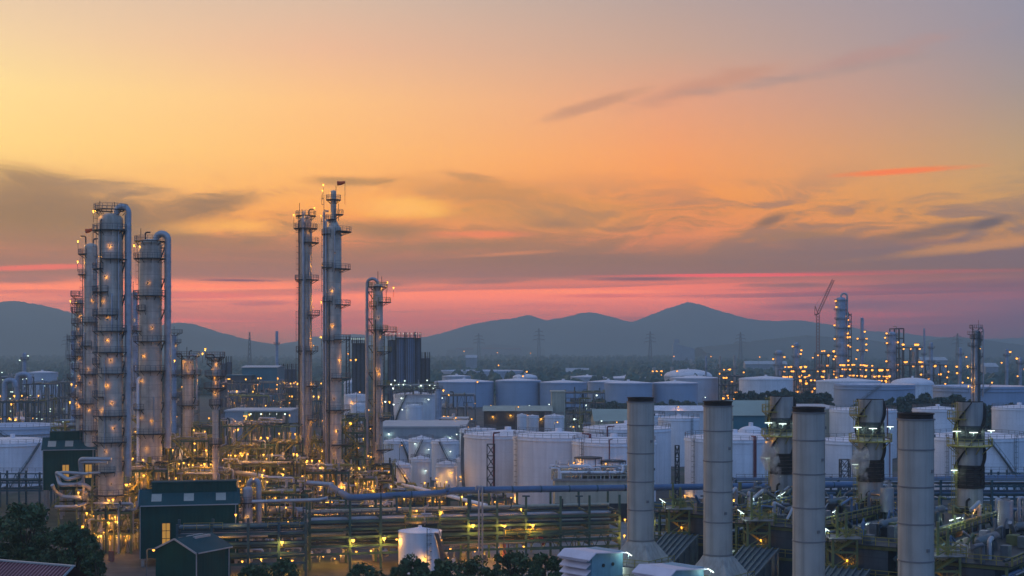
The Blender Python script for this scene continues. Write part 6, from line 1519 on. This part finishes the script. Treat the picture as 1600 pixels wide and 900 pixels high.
for i, (px, py, d) in enumerate([(360, 755, 300), (378, 770, 290), (398, 735, 312), (412, 735, 310), (436, 738, 318), (452, 752, 320), (500, 766, 300), (503, 745, 330), (520, 752, 318), (615, 735, 350), (628, 696, 420), (640, 770, 300), (720, 752, 360), (679, 762, 320), (205, 840, 285), (162, 832, 270), (470, 742, 325), (560, 700, 360), (330, 780, 275), (318, 734, 310), (284, 741, 305), (375, 752, 290), (450, 862, 250), (505, 870, 262), (523, 873, 262), (700, 872, 262), (742, 862, 262), (905, 842, 270), (930, 845, 275)]):
    street_lamp('amber lamp on a short pole among the lit process pipes', px, py, d, 'amber', .16, group='amber pole lamps in the process yard', name='yard_lamp', arm=.7)
# ground level pipework, amber lit, behind and below the rack
rnd = random.Random(9)
for i in range(46):
    px = rnd.uniform(300, 850); d = rnd.uniform(262, 292); x0 = X(px, d); hh = rnd.uniform(1.5, 4.5); L_ = rnd.uniform(2, 9)
    pipe_thing('bent pipe rising from the ground below the rack', [(x0, d, 0), (x0, d, hh), (x0 + L_, d, hh), (x0 + L_, d, hh - 1.3)], rnd.choice([.12, .16, .22, .3]), rnd.choice(['pipe', 'cream', 'pipe_red', 'pipe', 'rail']), 'ground_pipe', .5)['group'] = 'bent pipes below the rack'
for i in range(20):
    px = rnd.uniform(380, 860); d = rnd.uniform(258, 285); t = thing('pump', 'small pump on a plinth on the ground below the rack', 'pump', (X(px, d), d, 0), rnd.uniform(0, 3), 'pumps below the rack')
    b = MB(); b.b2(-1.1, 1.1, -.5, .5, 0, .4); b.build('plinth', 'concrete', t)
    b = MB(); b.tube([(-.9, 0, .85), (.2, 0, .85)], .38, 12); b.build('motor', rnd.choice(['pipe', 'steel_green', 'white']), t)
    b = MB(); b.lathe([(.35, .41), (.42, .6), (.42, 1.1), (.18, 1.3), (.18, 2.2)], (.65, 0, 0), 12); b.build('casing', 'pipe', t)
# heat exchangers on the decks of the centre process area
for i in range(22):
    px = rnd.uniform(355, 540); d = rnd.uniform(296, 330); z = rnd.choice([0, 0, 2.4]); t = thing('heat_exchanger', 'grey horizontal exchanger shell in the lit centre pipe yard', 'heat exchanger', (X(px, d), d, z), rnd.choice([0, .15, 1.57]), 'exchangers in the centre pipe yard')
    l = rnd.uniform(3, 6); r_ = rnd.uniform(.45, .8)
    b = MB(); b.tube([(-l / 2 - .3, 0, 1.5), (-l / 2, 0, 1.5), (l / 2, 0, 1.5), (l / 2 + .3, 0, 1.5)], [r_ * .5, r_, r_, r_ * .5], 14); b.lathe([(r_ * 1.25, 0), (r_ * 1.25, .01)], n=3); b.build('shell', rnd.choice(['pipe', 'clad', 'white']), t)
    for s in (-.3, .3):
        b = MB(); b.b2(l * s - .2, l * s + .2, -r_ * .8, r_ * .8, 0, 1.5 - r_ * .6); b.build('saddle', 'concrete', t)
    b = MB(); b.tube(bend([(0, 0, 1.5 + r_), (0, 0, 3.2), (1.4, 0, 3.2)], .4), .16, 8); b.build('nozzle', 'pipe', t)
# grey hopper and drum right of the long green shed
column('silvery upright drum with an amber base right of the long green shed', 387, 262, 15, 760, z0=0, m='pipe', rings=[(785, 0, 360, .5)], front_lamps=[(806, -80), (808, -110)], ladder=None, skirt=False, name='upright_drum', cat='drum', lr=.16)
pipe_thing('silvery hooked pipe over the drum right of the long green shed', [(X(389, 266), 266, Z(770, 266)), (X(389, 266), 266, Z(750, 266)), (X(404, 266), 266, Z(750, 266)), (X(404, 266), 266, 0)], .55, 'pipe', 'hooked_pipe', 1.1)
pipe_thing('silvery long pipe running right from the shed drum into the rack', [(X(394, 258), 258, Z(784, 258)), (X(500, 258), 258, Z(781, 258)), (X(512, 258), 258, Z(778, 258))], .35, 'pipe', 'long_pipe', .5)
pipe_thing('large silvery pipe slanting through the centre pipe yard', [(X(352, 318), 318, Z(736, 318)), (X(395, 306), 306, Z(742, 306)), (X(430, 300), 300, Z(750, 300)), (X(520, 298), 298, Z(758, 298))], .6, 'pipe', 'slanting_pipe', 2)
pipe_thing('long pale walkway like pipe sloping down right behind the shorter centre column', [(X(604, 345), 345, Z(752, 345)), (X(690, 318), 318, Z(772, 318)), (X(760, 300), 300, Z(790, 300))], .45, 'white', 'sloping_pipe', 2)
# steam
def steam_mat(name, dens, sc):
    m = bpy.data.materials.new(name); m.use_nodes = True; nt = m.node_tree; nt.nodes.clear(); L = nt.links.new
    p = nt.nodes.new('ShaderNodeVolumePrincipled'); p.inputs['Color'].default_value = (.95, .95, .95, 1)
    t = nt.nodes.new('ShaderNodeTexCoord'); n = nt.nodes.new('ShaderNodeTexNoise'); n.inputs['Scale'].default_value = sc; n.inputs['Detail'].default_value = 4; L(t.outputs['Object'], n.inputs['Vector'])
    r = nt.nodes.new('ShaderNodeMapRange'); L(n.outputs[0], r.inputs[0]); r.inputs[1].default_value = .44; r.inputs[2].default_value = .66; r.inputs[4].default_value = dens
    L(r.outputs[0], p.inputs['Density']); o = nt.nodes.new('ShaderNodeOutputMaterial'); L(p.outputs[0], o.inputs['Volume']); MATS[name] = m
steam_mat('steam', 1.5, .7); steam_mat('steam_far', .22, .12)
def steam(label, balls, d, m='steam'):
    b = MB(); o = Vector((X(balls[0][0], d), d, Z(balls[0][1], d)))
    pts = [Vector((X(a, d), d, Z(c, d))) - o for a, c, r_ in balls]; b.tube(pts, [r_ * d / F for a, c, r_ in balls], 12)
    return tag(b.build('steam', m, None, o), label, 'steam', kind='stuff')
steam('white steam wisp rising beside the left finned stack', [(1219, 745, 2), (1214, 738, 9), (1207, 728, 14), (1201, 714, 16), (1199, 700, 12), (1202, 688, 5)], 244)
steam('white steam wisp curling up beside the middle finned stack', [(1357, 754, 1.5), (1349, 746, 9), (1344, 734, 14), (1343, 721, 16), (1347, 709, 13), (1352, 698, 5)], 229)
steam('low white steam over the left silencer', [(1386, 764, 5), (1386, 759, 8), (1388, 755, 8), (1390, 751, 3)], 224)
steam('low white steam over the right silencer', [(1571, 783, 6), (1570, 780, 9), (1570, 777, 5)], 196)
steam('far white steam plume before the wood', [(1085, 577, 3), (1082, 572, 6), (1077, 566, 7), (1072, 562, 4)], 1210, 'steam_far')
steam('far white steam plume between the pinkish chimneys', [(1118, 576, 3), (1116, 571, 6), (1111, 569, 5), (1122, 572, 4)], 1160, 'steam_far')
